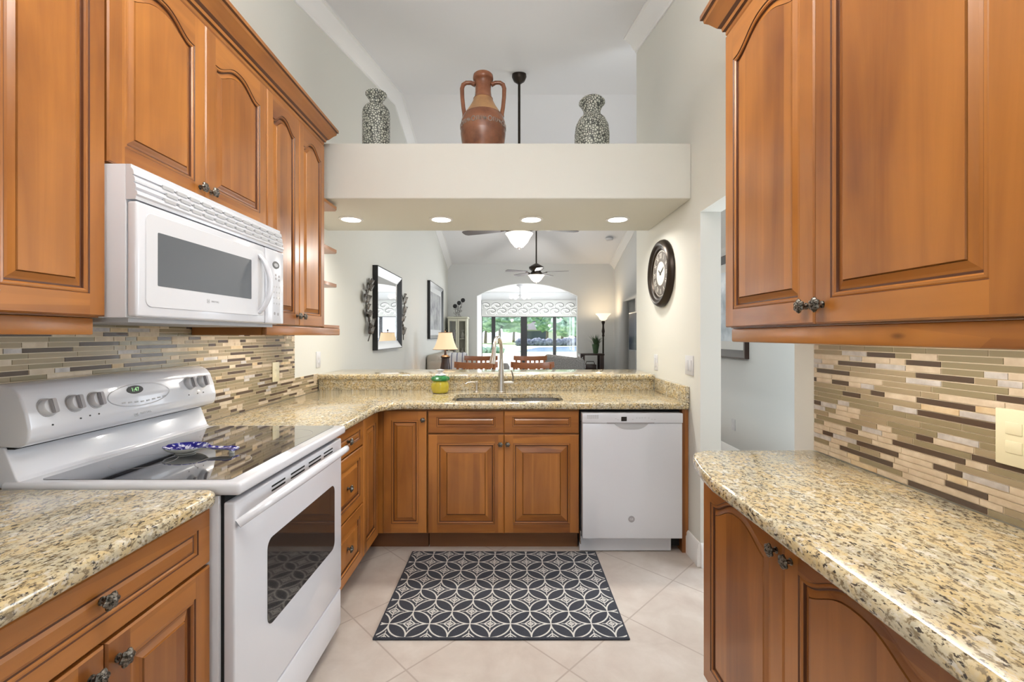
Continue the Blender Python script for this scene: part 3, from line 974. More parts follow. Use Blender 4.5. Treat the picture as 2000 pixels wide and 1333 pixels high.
# ------------------------------------------------------------------ granite
CZ0, CZ1 = 0.877, 0.917
def slab(b, pts, z0=CZ0, z1=CZ1, bev=0.014):
    b.prism([(x, y, z0) for x, y in pts], (0, 0, z1 - z0), bevel=bev, seg=4)
b = MB()
pts = [(XL + 0.001, 1.976), (-0.77, 1.976), (-0.77, 2.56)]
for i in range(1, 7):
    a = math.pi / 2 * i / 7
    pts.append((-0.77 + 0.13 * (1 - math.cos(a)), 2.56 + 0.13 * math.sin(a)))
pts += [(-0.64, 2.69), (1.085, 2.69), (1.085, 3.334), (XL + 0.001, 3.334)]
slab(b, pts)
ct = b.build('worktop', 'granite', angle=40)
c = MB()
def rrect(x0, x1, y0, y1, r, n=5):
    out = []
    for cx, cy, a0 in ((x1 - r, y1 - r, 0), (x0 + r, y1 - r, 90), (x0 + r, y0 + r, 180), (x1 - r, y0 + r, 270)):
        for i in range(n + 1):
            a = R(a0 + 90 * i / n); out.append((cx + r * math.cos(a), cy + r * math.sin(a)))
    return out
SKX0, SKX1, SKY0, SKY1 = -0.372, 0.336, 2.775, 3.125
c.prism([(x, y, 0.8) for x, y in rrect(SKX0, SKX1, SKY0, SKY1, 0.05)], (0, 0, 0.3))
c2 = MB(); c2.prism([(x, y, 0.8) for x, y in rrect(SKX0 - 0.013, SKX1 + 0.013, SKY0 - 0.013, SKY1 + 0.013, 0.06)], (0, 0, 0.089))
cut(ct, [c.build('cutter', 'wall'), c2.build('cutter', 'wall')])
me = ct.data
me.polygons.foreach_set('use_smooth', [True] * len(me.polygons)); me.set_sharp_from_angle(angle=R(35))
tag(recenter(ct), 'L-shaped speckled golden granite countertop running from the range around to the sink', 'countertop')
b = MB(); b.box(XL + 0.012, 1.066, 3.313, 3.333, CZ1, 0.999); b.build('backsplash', 'granite', ct)
b = MB(); b.box(1.063, 1.0855, 2.70, 3.289, CZ1, 1.015, bevel=0.003); b.build('side_splash', 'granite', ct)
b = MB(); b.box(XL + 0.001, 1.072, 3.29, 3.80, 1.0, 1.037, bevel=0.012, seg=4)
tag(recenter(b.build('bar_top', 'granite', angle=40)), 'long raised granite bar ledge behind the sink under the header', 'countertop')
b = MB(); slab(b, [(XL + 0.001, 0.50), (-0.77, 0.50), (-0.77, 1.16), (-0.785, 1.186), (-0.80, 1.190), (XL + 0.001, 1.190)])
tag(recenter(b.build('worktop', 'granite', angle=40)), 'speckled golden granite countertop at the lower left, in front of the range', 'countertop')
b = MB(); slab(b, [(XR - 0.001, 0.35), (0.572, 0.35), (0.572, 1.27), (0.585, 1.37), (0.615, 1.50), (0.64, 1.56), (0.69, 1.592), (XR - 0.001, 1.598)])
tag(recenter(b.build('worktop', 'granite', angle=40)), 'speckled golden granite countertop on the right under the tiled wall', 'countertop')

# ------------------------------------------------------------------ mosaic backsplash
def mosaic(name, label, x, out, rects, seed, ybase, zbase, extent, mix=(0.34, 0.48, 0.62, 0.81, 0.93)):
    rnd = random.Random(seed)
    b = MB()
    th = 0.006
    for (y0, y1, z0, z1) in rects:
        xa, xb = sorted((x + out * 0.0005, x + out * th))
        b.box(xa, xb, y0, y1, z0, z1, 6)
    z = zbase
    row = 0
    rh, g = 0.0136, 0.0027
    prev = []
    while z < extent[1]:
        y = ybase - rnd.random() * 0.15
        last = -1
        cur = []
        while y < extent[0]:
            k = rnd.random()
            mt = sum(k >= q for q in mix)
            if mt == last == 0: mt = 3
            L = rnd.choice((0.047, 0.047, 0.072, 0.098, 0.098) if mt > 2 else (0.047, 0.072, 0.098, 0.148, 0.148, 0.20))
            if mt == 0 and any(a < y + L + 0.01 and c > y - 0.01 for a, c in prev): mt = rnd.choice((2, 3, 3))
            if mt == 0: cur.append((y, y + L))
            last = mt
            for (y0, y1, z0, z1) in rects:
                a, c = max(y, y0), min(y + L, y1)
                e, f = max(z, z0), min(z + rh, z1)
                if c - a > 0.004 and f - e > 0.004:
                    xa = x + out * th; xb = x + out * (th + (0.0022 if mt > 2 else 0.0016))
                    xa, xb = sorted((xa, xb))
                    bm = b.bm
                    v = [bm.verts.new(p) for p in ((xa, a, e), (xa, c, e), (xa, c, f), (xa, a, f), (xb, a, e), (xb, c, e), (xb, c, f), (xb, a, f))]
                    for q in ((0, 1, 5, 4), (1, 2, 6, 5), (2, 3, 7, 6), (3, 0, 4, 7), ((4, 5, 6, 7) if out > 0 else (0, 3, 2, 1))):
                        fc = bm.faces.new([v[i] for i in q]); fc.material_index = mt
            y += L + g
        z += rh + g; row += 1; prev = cur
    o = b.build(name, TILE, smooth=False)
    return tag(recenter(o), label, 'backsplash')
mosaic('mosaic_backsplash', 'brown and cream strip mosaic tile on the left wall behind the range', XL, 1,
       [(0.35, 1.195, 0.918, 1.372), (1.195, 1.975, 0.75, 1.40), (1.975, 2.95, 0.918, 1.372), (2.95, 3.312, 0.918, 1.043)], 5, 0.35, 0.752, (3.32, 1.40), (0.40, 0.64, 0.84, 0.92, 0.96))  # more dark tiles here: browner strips, plus shade put into the mix
mosaic('mosaic_backsplash', 'brown and cream strip mosaic tile on the right wall under the wall cabinet', XR, -1,
       [(0.35, 1.584, 0.918, 1.349)], 11, 0.35, 0.9195, (1.584, 1.35))

# outlets and switches
def plate(name, label, cat, x, out, y, z, w, h, m, kind):
    t = thing(name, label, cat, (x, y, z - h / 2))
    b = MB(); xa, xb = sorted((x, x + out * 0.006)); b.box(xa, xb, y - w / 2, y + w / 2, z - h / 2, z + h / 2, bevel=0.002); b.build('cover_plate', m, t)
    if kind == 'outlet':
        b = MB()
        for dz in (0.02, -0.02):
            xa, xb = sorted((x + out * 0.005, x + out * 0.0075)); b.box(xa, xb, y - 0.016, y + 0.016, z + dz - 0.013, z + dz + 0.013, bevel=0.001)
        b.build('socket', m, t)
    else:
        n = 2 if kind == 'double' else 1
        for i in range(n):
            yy = y + (i - (n - 1) / 2) * 0.046
            b = MB(); xa, xb = sorted((x + out * 0.005, x + out * 0.010)); b.box(xa, xb, yy - 0.016, yy + 0.016, z - 0.033, z + 0.033, bevel=0.002); b.build('rocker', m, t)
plate('wall_outlet', 'almond outlet plate on the mosaic tile right of the range', 'outlet', XL + 0.0085, 1, 2.706, 1.105, 0.074, 0.118, 'almond', 'outlet')
plate('wall_outlet', 'almond outlet plate on the mosaic tile at the right edge of the frame', 'outlet', XR - 0.0085, -1, 0.949, 1.106, 0.074, 0.122, 'almond', 'outlet')
plate('wall_outlet', 'white outlet plate on the left wall above the left end of the bar ledge', 'outlet', XL, 1, 3.325, 1.145, 0.074, 0.118, 'white_plastic', 'outlet')
plate('light_switch', 'white single switch plate below the clock on the right wall', 'switch', XR, -1, 3.32, 1.125, 0.074, 0.118, 'white_plastic', 'single')
plate('light_switch', 'white double switch plate near the doorway edge on the right wall', 'switch', XR, -1, 2.70, 1.145, 0.118, 0.118, 'white_plastic', 'double')
plate('wall_outlet', 'white outlet low on the foyer wall seen through the doorway', 'outlet', XF, -1, 4.75, 0.375, 0.074, 0.118, 'white_plastic', 'outlet')

# ------------------------------------------------------------------ rug
b = MB(); b.box(-0.60, 0.52, 1.934, 2.719, 0.0, 0.009, bevel=0.003)
rg = b.build('rug', 'rug'); tag(rg, 'navy and white rug with interlocking circles lying on the tiled floor before the sink', 'rug')

# ------------------------------------------------------------------ electric range
RY0, RY1 = 1.197, 1.970
rt = thing('electric_range', 'white freestanding electric range with black glass cooktop and oven window', 'range', (-1.09, 1.583, 0))
b = MB(); b.box(XL + 0.02, -0.786, RY0 + 0.002, RY1 - 0.002, 0.03, 0.893, bevel=0.003); b.build('body', 'white', rt)
b = MB(); b.box(-0.786, -0.776, RY0 + 0.012, RY1 - 0.012, 0.06, 0.892); b.build('door_gap_shade', 'gap', rt)  # black strip standing in for the shade between body and door
for yy in (RY0 + 0.05, RY1 - 0.05):
    for xx in (-1.36, -0.83):
        b = MB(); b.lathe([(0.018, 0), (0.018, 0.03)], (xx, yy, 0), seg=12); b.build('foot', 'black', rt)
ck = MB(); ck.box(-1.375, -0.728, RY0 - 0.001, RY1 + 0.001, 0.893, 0.929, bevel=0.011, seg=4)
ck = ck.build('cooktop', 'white', rt)
b = MB(); b.prism([(x, y, 0.9275) for x, y in rrect(-1.290, -0.768, 1.222, 1.946, 0.012)], (0, 0, 0.003)); b.build('glass_surface', 'black_glass', ck)
b = MB()
def torus_flat(b, c, r, w, h, n=48):
    b.lathe([(r - w, 0), (r + w, 0), (r + w, h), (r - w, h), (r - w, 0)], c, seg=n, closed_ends=False)
for cx, cy, r in ((-1.15, 1.40, 0.085), (-1.15, 1.78, 0.075), (-0.90, 1.40, 0.075), (-0.90, 1.77, 0.105)):
    b = MB(); torus_flat(b, (cx, cy, 0.9305), r, 0.0008, 0.0002); b.build('burner_ring', 'grey_plastic', ck)
# backguard with rounded console
b = MB()
b.prism([(XL + 0.012, RY0 + 0.006, 0.90), (-1.322, RY0 + 0.006, 0.925), (-1.335, RY0 + 0.006, 0.936), (-1.368, RY0 + 0.006, 1.022), (XL + 0.012, RY0 + 0.006, 1.022)], (0, RY1 - RY0 - 0.012, 0), bevel=0.004, seg=3)
b.build('backguard', 'white', rt)
b = MB(); b.box(XL + 0.02, -1.345, RY0 + 0.012, RY1 - 0.012, 1.015, 1.026); b.build('console_gap', 'gap', rt)
b = MB()
con = [(-1.424, 1.024), (-1.330, 1.020), (-1.308, 1.028), (-1.299, 1.044), (-1.297, 1.070), (-1.306, 1.115), (-1.322, 1.158), (-1.335, 1.176), (-1.352, 1.187), (-1.376, 1.193), (-1.424, 1.190)]
b.prism([(x, RY0 + 0.004, z) for x, z in con], (0, RY1 - RY0 - 0.008, 0), bevel=0.007, seg=3)
cs = b.build('control_console', 'white', rt, angle=50)
tilt = math.atan2(0.009 * 2, 0.045 * 2)   # lean of the console face
TN = Vector((math.cos(R(16)), 0, math.sin(R(16))))
def con_x(z):
    for (xa, za), (xb, zb) in zip(con[3:], con[4:]):
        if za <= z <= zb: return xa + (xb - xa) * (z - za) / (zb - za)
    return -1.30
def tilt_mtx(y, z, lift=0.0):
    nrm = TN
    v = Vector((-nrm.z, 0, nrm.x)); u = Vector((0, 1, 0))
    m = Matrix((u, v, nrm)).transposed().to_4x4()
    m.translation = Vector((con_x(z), y, z)) + nrm * lift
    return m
for i, y in enumerate((1.258, 1.337, 1.405, 1.818, 1.892)):
    z = 1.122 if y < 1.5 else 1.130
    mx = tilt_mtx(y, z, -0.003)
    b = MB(); b.lathe([(0.0275, 0), (0.0275, 0.004)], (0, 0, 0), seg=32, mtx=mx)
    bez = b.build('knob_bezel', 'mid_grey', cs)
    b = MB(); b.lathe([(0.0245, 0.003), (0.0245, 0.008), (0.022, 0.018), (0.0205, 0.0195)], (0, 0, 0), seg=32, mtx=mx)
    kn = b.build('knob', 'white_plastic', cs)
    t = bmesh.new(); bmesh.ops.create_cube(t, size=1)
    for v in t.verts: v.co = Vector((v.co.x * 0.015, v.co.y * 0.041, v.co.z * 0.012 + 0.024))
    bmesh.ops.bevel(t, geom=list(t.edges), offset=0.002, segments=2, affect='EDGES')
    b = MB(); b.merge(t, 0, mx); b.build('knob_grip', 'grey_plastic', cs)
def oval_on_console(b, y, z, ry, rz, lift, ring=None, n=40):
    mx = tilt_mtx(y, z, lift)
    out = [mx @ Vector((ry * math.cos(2 * math.pi * i / n), rz * math.sin(2 * math.pi * i / n), 0)) for i in range(n)]
    if ring:
        inn = [mx @ Vector(((ry - ring) * math.cos(2 * math.pi * i / n), (rz - ring) * math.sin(2 * math.pi * i / n), 0)) for i in range(n)]
        for i in range(n):
            j = (i + 1) % n
            b.face([out[i], out[j], inn[j], inn[i]])
    else:
        b.prism(out, TN * 0.0008)
b = MB(); oval_on_console(b, 1.558, 1.136, 0.034, 0.0145, 0.0005); b.build('display', 'black', cs)
b = MB(); oval_on_console(b, 1.575, 1.118, 0.13, 0.040, 0.0012, 0.0022); b.build('display_outline', 'mid_grey', cs, recalc=False)
mx = tilt_mtx(1.558, 1.136)
text('display_digits', '1:47', 0.019, mx @ Vector((0, 0, 0.0018)), (0, 1, 0), (-TN.z, 0, TN.x), 'digits', cs, 0.0002)
for i in range(8):
    m2 = tilt_mtx(1.50 + i * 0.025, 1.092 + 0.006 * abs(i - 3.5) / 3.5, 0.0006)
    pts = [m2 @ Vector(p) for p in ((-0.007, -0.0025, 0), (0.007, -0.0025, 0), (0.007, 0.0025, 0), (-0.007, 0.0025, 0))]
    b = MB(); b.prism(pts, TN * 0.0006); b.build('touch_pad', 'mid_grey', cs)
for y, z in ((1.262, 1.072), (1.345, 1.075), (1.375, 1.078), (1.405, 1.078), (1.80, 1.085), (1.85, 1.085), (1.885, 1.085)):
    m2 = tilt_mtx(y, z, 0.0008)
    b = MB(); b.lathe([(0.0025, 0), (0.0025, 0.001)], (0, 0, 0), seg=10, mtx=m2); b.build('indicator_dot', 'black', cs)
def maytag(parent, O, U, V, s):
    U = Vector(U); V = Vector(V); N = U.cross(V); O = Vector(O)
    b = MB()
    c = O - U * s * 2.6
    for (u0, u1, v0, v1) in ((-1, 1, 0.72, 1), (-1, 1, -1, -0.72), (-1, -0.72, -0.72, 0.72), (0.72, 1, -0.72, 0.72), (-0.35, -0.05, -0.4, 0.4), (0.05, 0.35, -0.4, 0.4)):
        k = s * 0.62
        b.prism([c + U * u0 * k + V * v0 * k, c + U * u1 * k + V * v0 * k, c + U * u1 * k + V * v1 * k, c + U * u0 * k + V * v1 * k], N * 0.0004)
    b.build('emblem', 'mid_grey', parent, smooth=False)
    text('brand_lettering', 'MAYTAG', s * 0.95, O + U * s * 0.9 + N * 0.0004, U, V, 'mid_grey', parent, 0.0002)
mx = tilt_mtx(1.575, 1.052, 0.0012)
maytag(cs, mx.translation, (0, 1, 0), (-TN.z, 0, TN.x), 0.012)
# oven door
b = MB(); b.box(-0.776, -0.745, RY0 + 0.006, RY1 - 0.006, 0.218, 0.874, bevel=0.006, seg=3)
dr = b.build('oven_door', 'white', rt)
b = MB(); b.prism([(-0.7455, y, z) for y, z in rrect(1.365, 1.885, 0.428, 0.697, 0.03)], (0.0016, 0, 0)); b.build('oven_window', 'oven_glass', dr)
b = MB()
for a, c in ((1.39, 1.473), (1.511, 1.612), (1.645, 1.750), (1.778, 1.865)):
    for z in (0.8535, 0.8405):
        b.box(-0.7452, -0.7443, a, c, z - 0.0028, z + 0.0028)
b.build('vent_slots', 'gap', dr)
b = MB()
hp = []
for i in range(25):
    t = i / 24
    y = 1.212 + (1.958 - 1.212) * t
    k = min(1, min(t, 1 - t) / 0.09)
    hp.append((-0.742 + 0.045 * math.sin(k * math.pi / 2), y, 0.812 + 0.032 * math.sin(k * math.pi / 2)))
b.tube(hp, [0.010 + 0.003 * math.sin(math.pi * i / 24) for i in range(25)], 12, squash=1.3)
b.build('handle', 'white', dr)
b = MB(); b.box(-0.776, -0.747, RY0 + 0.006, RY1 - 0.006, 0.055, 0.211, bevel=0.006, seg=3); b.build('storage_drawer', 'white', rt)

# spoon rest
b = MB()
st = []
NS = 26
def sr(t):   # half width, rim height, depth
    if t < 0.6:
        u = t / 0.6
        w = 0.052 * math.sqrt(max(0.0, 1 - (2 * u - 0.98) ** 2)) if u < 0.85 else None
        if w is None:
            w0 = 0.052 * math.sqrt(1 - 0.72 ** 2); w = w0 + (0.013 - w0) * (u - 0.85) / 0.15
        return max(w, 0.004), 0.024, 0.019 * math.sin(math.pi * min(1, u * 0.95 + 0.04))
    u = (t - 0.6) / 0.4
    return 0.012 + 0.010 * u, 0.022 - 0.004 * math.sin(math.pi * u) - 0.012 * max(0, u - 0.75) * 4 * 0.6, 0.003
rings = []
for i in range(NS + 1):
    t = i / NS
    w, r, d = sr(t)
    x = -1.158 + 0.235 * t
    ring = []
    for k in range(9):
        s = -1 + 2 * k / 8
        ring.append((x, 1.495 + w * s, 0.9315 + r - d * math.sqrt(max(0, 1 - s * s)) - (0.0035 if 0 < k < 8 else 0.0015)))
    for k in range(9):
        s = 1 - 2 * k / 8
        ring.append((x, 1.495 + w * s * 0.985, 0.9315 + r - d * math.sqrt(max(0, 1 - s * s)) + 0.001))
    rings.append([b.bm.verts.new(p) for p in ring])
for a, c in zip(rings, rings[1:]):
    for k in range(18):
        j = (k + 1) % 18
        f = b.bm.faces.new((a[k], a[j], c[j], c[k])); f.material_index = 1 if k < 8 else 0
b.bm.faces.new(rings[0]); b.bm.faces.new(rings[-1])
# little feet so that it stands on the glass
b.lathe([(0.028, 0), (0.030, 0.004)], (-1.09, 1.495, 0.9312), seg=20, m=1)
b.lathe([(0.008, 0), (0.009, 0.009)], (-0.935, 1.495, 0.9312), seg=12, m=1)
o = b.build('spoon_rest', ['blue_white', 'ceramic'], angle=60); tag(recenter(o), 'blue and white painted ceramic spoon rest lying on the black glass cooktop', 'spoon rest')

# ------------------------------------------------------------------ over-the-range microwave
mw = thing('microwave_oven', 'white over-the-range microwave mounted under the wall cabinet above the range', 'microwave', (-1.23, 1.593, 1.36))
MY0, MY1 = 1.203, 1.985
b = MB(); b.box(XL + 0.01, -1.040, MY0, MY1, 1.374, 1.791, bevel=0.003); b.build('case', 'white', mw)
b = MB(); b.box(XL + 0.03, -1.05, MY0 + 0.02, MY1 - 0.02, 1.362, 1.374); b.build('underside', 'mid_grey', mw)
b = MB()
gp = [(-1.040, 1.695), (-1.014, 1.695), (-1.012, 1.702)]
z = 1.704
for i in range(4):
    gp += [(-1.013 - 0.003 * i * 0.5, z), (-1.008 - 0.0035 * i, z + 0.004), (-1.010 - 0.0035 * i, z + 0.013), (-1.017 - 0.003 * i, z + 0.0185)]
    z += 0.0195
gp += [(-1.026, 1.790), (-1.040, 1.790)]
b.prism([(x, MY0 + 0.001, z) for x, z in gp], (0, MY1 - MY0 - 0.002, 0))
gr = b.build('vent_grille', 'white', mw, angle=20)
b = MB()
for r_, (z, x) in enumerate(((1.7215, -1.0105), (1.741, -1.0135), (1.7605, -1.0170))):
    for i in range(12):
        y = 1.30 + i * 0.0565 + (0.012 if r_ == 1 else 0)
        b.box(x - 0.004, x + 0.003, y, y + 0.042, z - 0.0055, z + 0.0045)
b.build('vent_slots', 'mid_grey', gr)
b = MB(); b.box(-1.038, -1.010, MY0 + 0.001, 1.833, 1.376, 1.691, bevel=0.007, seg=3)
dr = b.build('door', 'white', mw)
b = MB()
for ring_, x in ((rrect(1.232, 1.826, 1.405, 1.668, 0.02), -1.0085),):
    b.prism([(-1.0105, y, z) for y, z in ring_], (0.0025, 0, 0), bevel=0.001, seg=1)
b.build('door_panel', 'white_plastic', dr)
b = MB(); b.prism([(-1.0081, y, z) for y, z in rrect(1.273, 1.733, 1.467, 1.620, 0.004)], (0.0006, 0, 0)); b.build('window', 'mw_glass', dr)
b = MB()
pth = [(-1.010 + 0.040 * math.sin(math.pi * i / 16) ** 0.7, 1.79 + 0.012 * math.sin(math.pi * i / 16), 1.418 + 0.232 * i / 16) for i in range(17)]
b.tube(pth, [0.012 + 0.004 * math.sin(math.pi * i / 16) for i in range(17)], 12, squash=0.7)
b.build('handle', 'white', dr)
maytag(dr, (-1.0078, 1.512, 1.440), (0, 1, 0), (0, 0, 1), 0.010)
b = MB(); b.box(-1.038, -1.010, 1.837, MY1 - 0.001, 1.376, 1.691, bevel=0.006, seg=3)
cp = b.build('control_panel', 'white', mw)
b = MB(); b.prism([(-1.0105, 1.918 + 0.028 * math.cos(2 * math.pi * i / 28), 1.628 + 0.0165 * math.sin(2 * math.pi * i / 28)) for i in range(28)], (0.0012, 0, 0)); b.build('display', 'black', cp)
b = MB(); b.prism([(-1.0094, 1.918 + 0.016 * math.cos(2 * math.pi * i / 20), 1.628 + 0.008 * math.sin(2 * math.pi * i / 20)) for i in range(20)], (0.0006, 0, 0)); b.build('display_readout', 'mid_grey', cp)
for y, z, r in ((1.918, 1.586, .0055), (1.944, 1.582, .0055), (1.918, 1.570, .0055), (1.944, 1.566, .0055), (1.908, 1.420, .0065), (1.936, 1.418, .0065)):
    b = MB(); b.lathe([(r, 0), (r, 0.0008)], (-1.0101, y, z), 'X', 14); b.build('button', 'grey_plastic', cp)
for j in range(4):
    for i in range(3):
        b = MB(); b.lathe([(0.004, 0), (0.004, 0.0004)], (-1.0101, 1.903 + i * 0.022, 1.535 - j * 0.024), 'X', 12); b.build('number_pad', 'mid_grey', cp)

# ------------------------------------------------------------------ dishwasher
dw = thing('dishwasher', 'white built-in dishwasher with top control strip beside the sink cabinet', 'dishwasher', (0.735, 3.0, 0))
DX0, DX1, DYF = 0.433, 1.033, 2.676
b = MB(); b.box(0.428, 1.040, 2.745, 3.30, 0.03, 0.868); b.build('tub', 'gap', dw)
b = MB(); b.box(DX0, DX1, DYF, 2.745, 0.104, 0.798, bevel=0.004, seg=3); b.build('door', 'white', dw)
b = MB(); b.box(DX0 - 0.002, DX1 + 0.002, DYF - 0.004, 2.745, 0.7995, 0.858, bevel=0.004, seg=3)
cp = b.build('control_strip', 'white', dw)
b = MB(); b.box(0.424, 0.985, 2.735, 2.75, 0.005, 0.09); b.build('toe_panel', 'white', dw)
b = MB(); b.box(0.4235, 0.428, 2.70, 2.75, 0.06, 0.14); b.build('bracket', 'steel', dw)
cxx = 0.727
b = MB()
pts = [(cxx - 0.105, 0.7985), (cxx + 0.105, 0.7985)]
for i in range(1, 14):
    t = i / 14
    a = 1 - 2 * t
    pts.append((cxx + 0.105 * a * (1 if abs(a) > 0.5 else 1), 0.7985 - 0.038 * (1 - abs(a) ** 3.2)))
b.prism([(x, DYF - 0.0012, z) for x, z in pts], (0, 0.002, 0)); b.build('handle_pocket', 'mid_grey', dw)
b = MB(); b.box(0.577, 0.863, DYF - 0.0048, DYF - 0.0036, 0.7985, 0.8035); b.build('shadow_gap', 'grey_plastic', cp)
b = MB(); b.box(0.665, 0.697, DYF - 0.006, DYF - 0.0035, 0.812, 0.838); b.build('display', 'black', cp)
b = MB()
for i in range(6):
    for j in range(3):
        b.box(0.460 + i * 0.0118, 0.469 + i * 0.0118, DYF - 0.0048, DYF - 0.0035, 0.828 + j * 0.008, 0.833 + j * 0.008)
b.build('vent_holes', 'mid_grey', cp)
for x, z in ((0.632, .826), (0.645, .820), (0.733, .822), (0.757, .83), (0.775, .83), (0.79, .832), (0.808, .832), (0.83, .831), (0.848, .823), (0.866, .822)):
    b = MB(); b.box(x - .004, x + .004, DYF - 0.0046, DYF - 0.0035, z - .0014, z + .0014); b.build('touch_pad', 'mid_grey', cp)
b = MB(); b.lathe([(0.019, 0), (0.019, 0.0025), (0.017, 0.0035)], (0.727, DYF + 0.0005, 0.222), '-Y', 28)
bd = b.build('badge', 'grey_plastic', dw)
text('badge_lettering', 'GE', 0.018, (0.727, DYF - 0.0032, 0.222), (1, 0, 0), (0, 0, 1), 'white_plastic', bd, 0.0003)

# ------------------------------------------------------------------ sink, faucet, soap, jar
sk = thing('kitchen_sink', 'stainless double-bowl undermount sink set in the granite countertop', 'sink', (-0.02, 2.95, 0.72))
for (x0, x1) in ((SKX0 - 0.008, -0.035), (-0.005, SKX1 + 0.008)):
    b = MB()
    o_ = rrect(x0, x1, SKY0 - 0.008, SKY1 + 0.008, 0.055); i_ = rrect(x0 + 0.012, x1 - 0.012, SKY0 + 0.004, SKY1 - 0.004, 0.045)
    lv = [(o_, 0.8755), (o_, 0.70), (o_, 0.698)]
    rings = [[b.bm.verts.new((x, y, z)) for x, y in r] for r, z in ((i_, 0.725), (i_, 0.72), (o_, 0.70), (o_, 0.887), (i_, 0.887), (i_, 0.735))]
    seq = [rings[2], rings[3], rings[4], rings[5]]
    for a, c in zip(seq, seq[1:]):
        for k in range(len(a)):
            j = (k + 1) % len(a); b.bm.faces.new((a[k], a[j], c[j], c[k]))
    b.bm.faces.new(seq[-1]); b.bm.faces.new(list(reversed(seq[0])))
    for r_ in rings[:2]:
        for v in r_: b.bm.verts.remove(v)
    bw_ = b.build('bowl', 'steel', sk)
    b = MB(); b.lathe([(0.042, 0), (0.042, 0.003), (0.03, 0.001)], ((x0 + x1) / 2, 3.0, 0.7352), seg=24); b.build('drain', 'steel', bw_)
b = MB(); b.box(-0.0345, -0.0055, SKY0 + 0.01, SKY1 - 0.01, 0.80, 0.880, bevel=0.004); b.build('divider', 'steel', sk)

fc = thing('kitchen_faucet', 'brushed nickel high-arc pull-down faucet standing behind the sink', 'faucet', (-0.066, 3.2, CZ1))
b = MB(); b.lathe([(0.033, 0), (0.033, 0.006), (0.027, 0.010), (0.024, 0.05), (0.021, 0.12), (0.0165, 0.20), (0.0135, 0.24)], (-0.066, 3.2, CZ1 + 0.0005), seg=28); b.build('body', 'nickel', fc)
b = MB()
pth = [(-0.066, 3.2, CZ1 + 0.22)] 
for i in range(17):
    a = math.pi * i / 16
    y = 3.11 + 0.09 * math.cos(a); k = (1 - math.cos(a)) / 2
    pth.append((-0.066 - 0.045 * k, y, 1.222 + 0.092 * math.sin(a)))
b.tube(pth, 0.0125, 16); b.build('spout', 'nickel', fc)
b = MB(); b.tube([(-0.111, 3.021, 1.232), (-0.113, 3.019, 1.21), (-0.122, 3.008, 1.15), (-0.124, 3.006, 1.136)], [0.0138, 0.015, 0.0205, 0.0195], 18); b.build('spray_head', 'nickel', fc)
b = MB(); b.tube([(-0.05, 3.197, 0.988), (0.022, 3.19, 0.988)], [0.0115, 0.013], 16)
b.tube([(0.016, 3.19, 0.993), (0.020, 3.185, 1.03), (0.010, 3.175, 1.066), (0.004, 3.17, 1.078)], [0.009, 0.006, 0.005, 0.004], 10); b.build('lever', 'nickel', fc)
sd = thing('soap_dispenser', 'small brushed nickel soap dispenser left of the tall faucet', 'dispenser', (-0.243, 3.2, CZ1))
b = MB(); b.lathe([(0.022, 0), (0.022, 0.004), (0.012, 0.010), (0.009, 0.02), (0.0085, 0.055), (0.0115, 0.058), (0.0115, 0.076), (0.006, 0.080)], (-0.243, 3.2, CZ1 + 0.0005), seg=20); b.build('body', 'nickel', sd)
b = MB(); b.tube([(-0.243, 3.2, 0.987), (-0.275, 3.193, 0.993), (-0.305, 3.188, 0.990), (-0.320, 3.185, 0.978)], [0.0055, 0.005, 0.0045, 0.004], 10); b.build('spout', 'nickel', sd)

yg = mat('yellow_tinted_glass', (0.46, 0.38, 0.03), 0.08, Coat_Weight=0.5)
gg = mat('green_glazed_lid', (0.015, 0.16, 0.04), 0.12, Coat_Weight=0.5)
jar = thing('pineapple_jar', 'yellow glass jar with a green lid and white knob left of the sink', 'jar', (-0.50, 3.17, CZ1))
b = MB()
b.lathe([(0.045, 0), (0.053, 0.004), (0.061, 0.022), (0.064, 0.045), (0.060, 0.066), (0.052, 0.082), (0.048, 0.086)], (-0.50, 3.17, CZ1 + 0.0005), seg=48, mod=lambda a, h: 1 + 0.022 * math.sin(12 * a + h * 180) * math.sin(h * 120))
b.build('body', yg, jar)
b = MB()
b.lathe([(0.052, 0.086), (0.060, 0.090), (0.064, 0.102), (0.058, 0.114), (0.046, 0.120), (0.02, 0.124)], (-0.50, 3.17, CZ1 + 0.001), seg=40, mod=lambda a, h: 1 + 0.06 * math.cos(10 * a))
ld = b.build('lid', gg, jar)
b = MB(); b.lathe([(0.030, 0.120), (0.038, 0.128), (0.022, 0.138), (0.012, 0.146), (0.024, 0.156), (0.028, 0.164), (0.006, 0.168)], (-0.50, 3.17, CZ1 + 0.001), seg=32, mod=lambda a, h: 1 + 0.12 * math.cos(5 * a)); b.build('knob', 'white_plastic', ld)

# ------------------------------------------------------------------ plant-shelf vases
PZ = 2.4835
am = thing('amphora', 'tall brown terracotta amphora with two handles on the plant shelf', 'vase', (-0.19, 3.1, PZ))
c = (-0.19, 3.1, PZ)
prof = [(0.085, 0), (0.09, 0.004), (0.115, 0.06), (0.136, 0.13), (0.150, 0.19), (0.1555, 0.235)]
b = MB(); b.lathe(prof, c, seg=48, m=0, closed_ends=False); b.face([Vector(c) + Vector((0.085 * math.cos(a * math.pi / 12), 0.085 * math.sin(a * math.pi / 12), 0)) for a in range(24)])
b.lathe([(0.1555, 0.235), (0.1562, 0.262), (0.1565, 0.29), (0.154, 0.315)], c, seg=48, m=0, closed_ends=False)
b.lathe([(0.154, 0.315), (0.146, 0.345), (0.132, 0.37)], c, seg=48, m=0, closed_ends=False)
b.lathe([(0.132, 0.37), (0.112, 0.40), (0.092, 0.43), (0.076, 0.46), (0.066, 0.485)], c, seg=48, m=1, closed_ends=False)
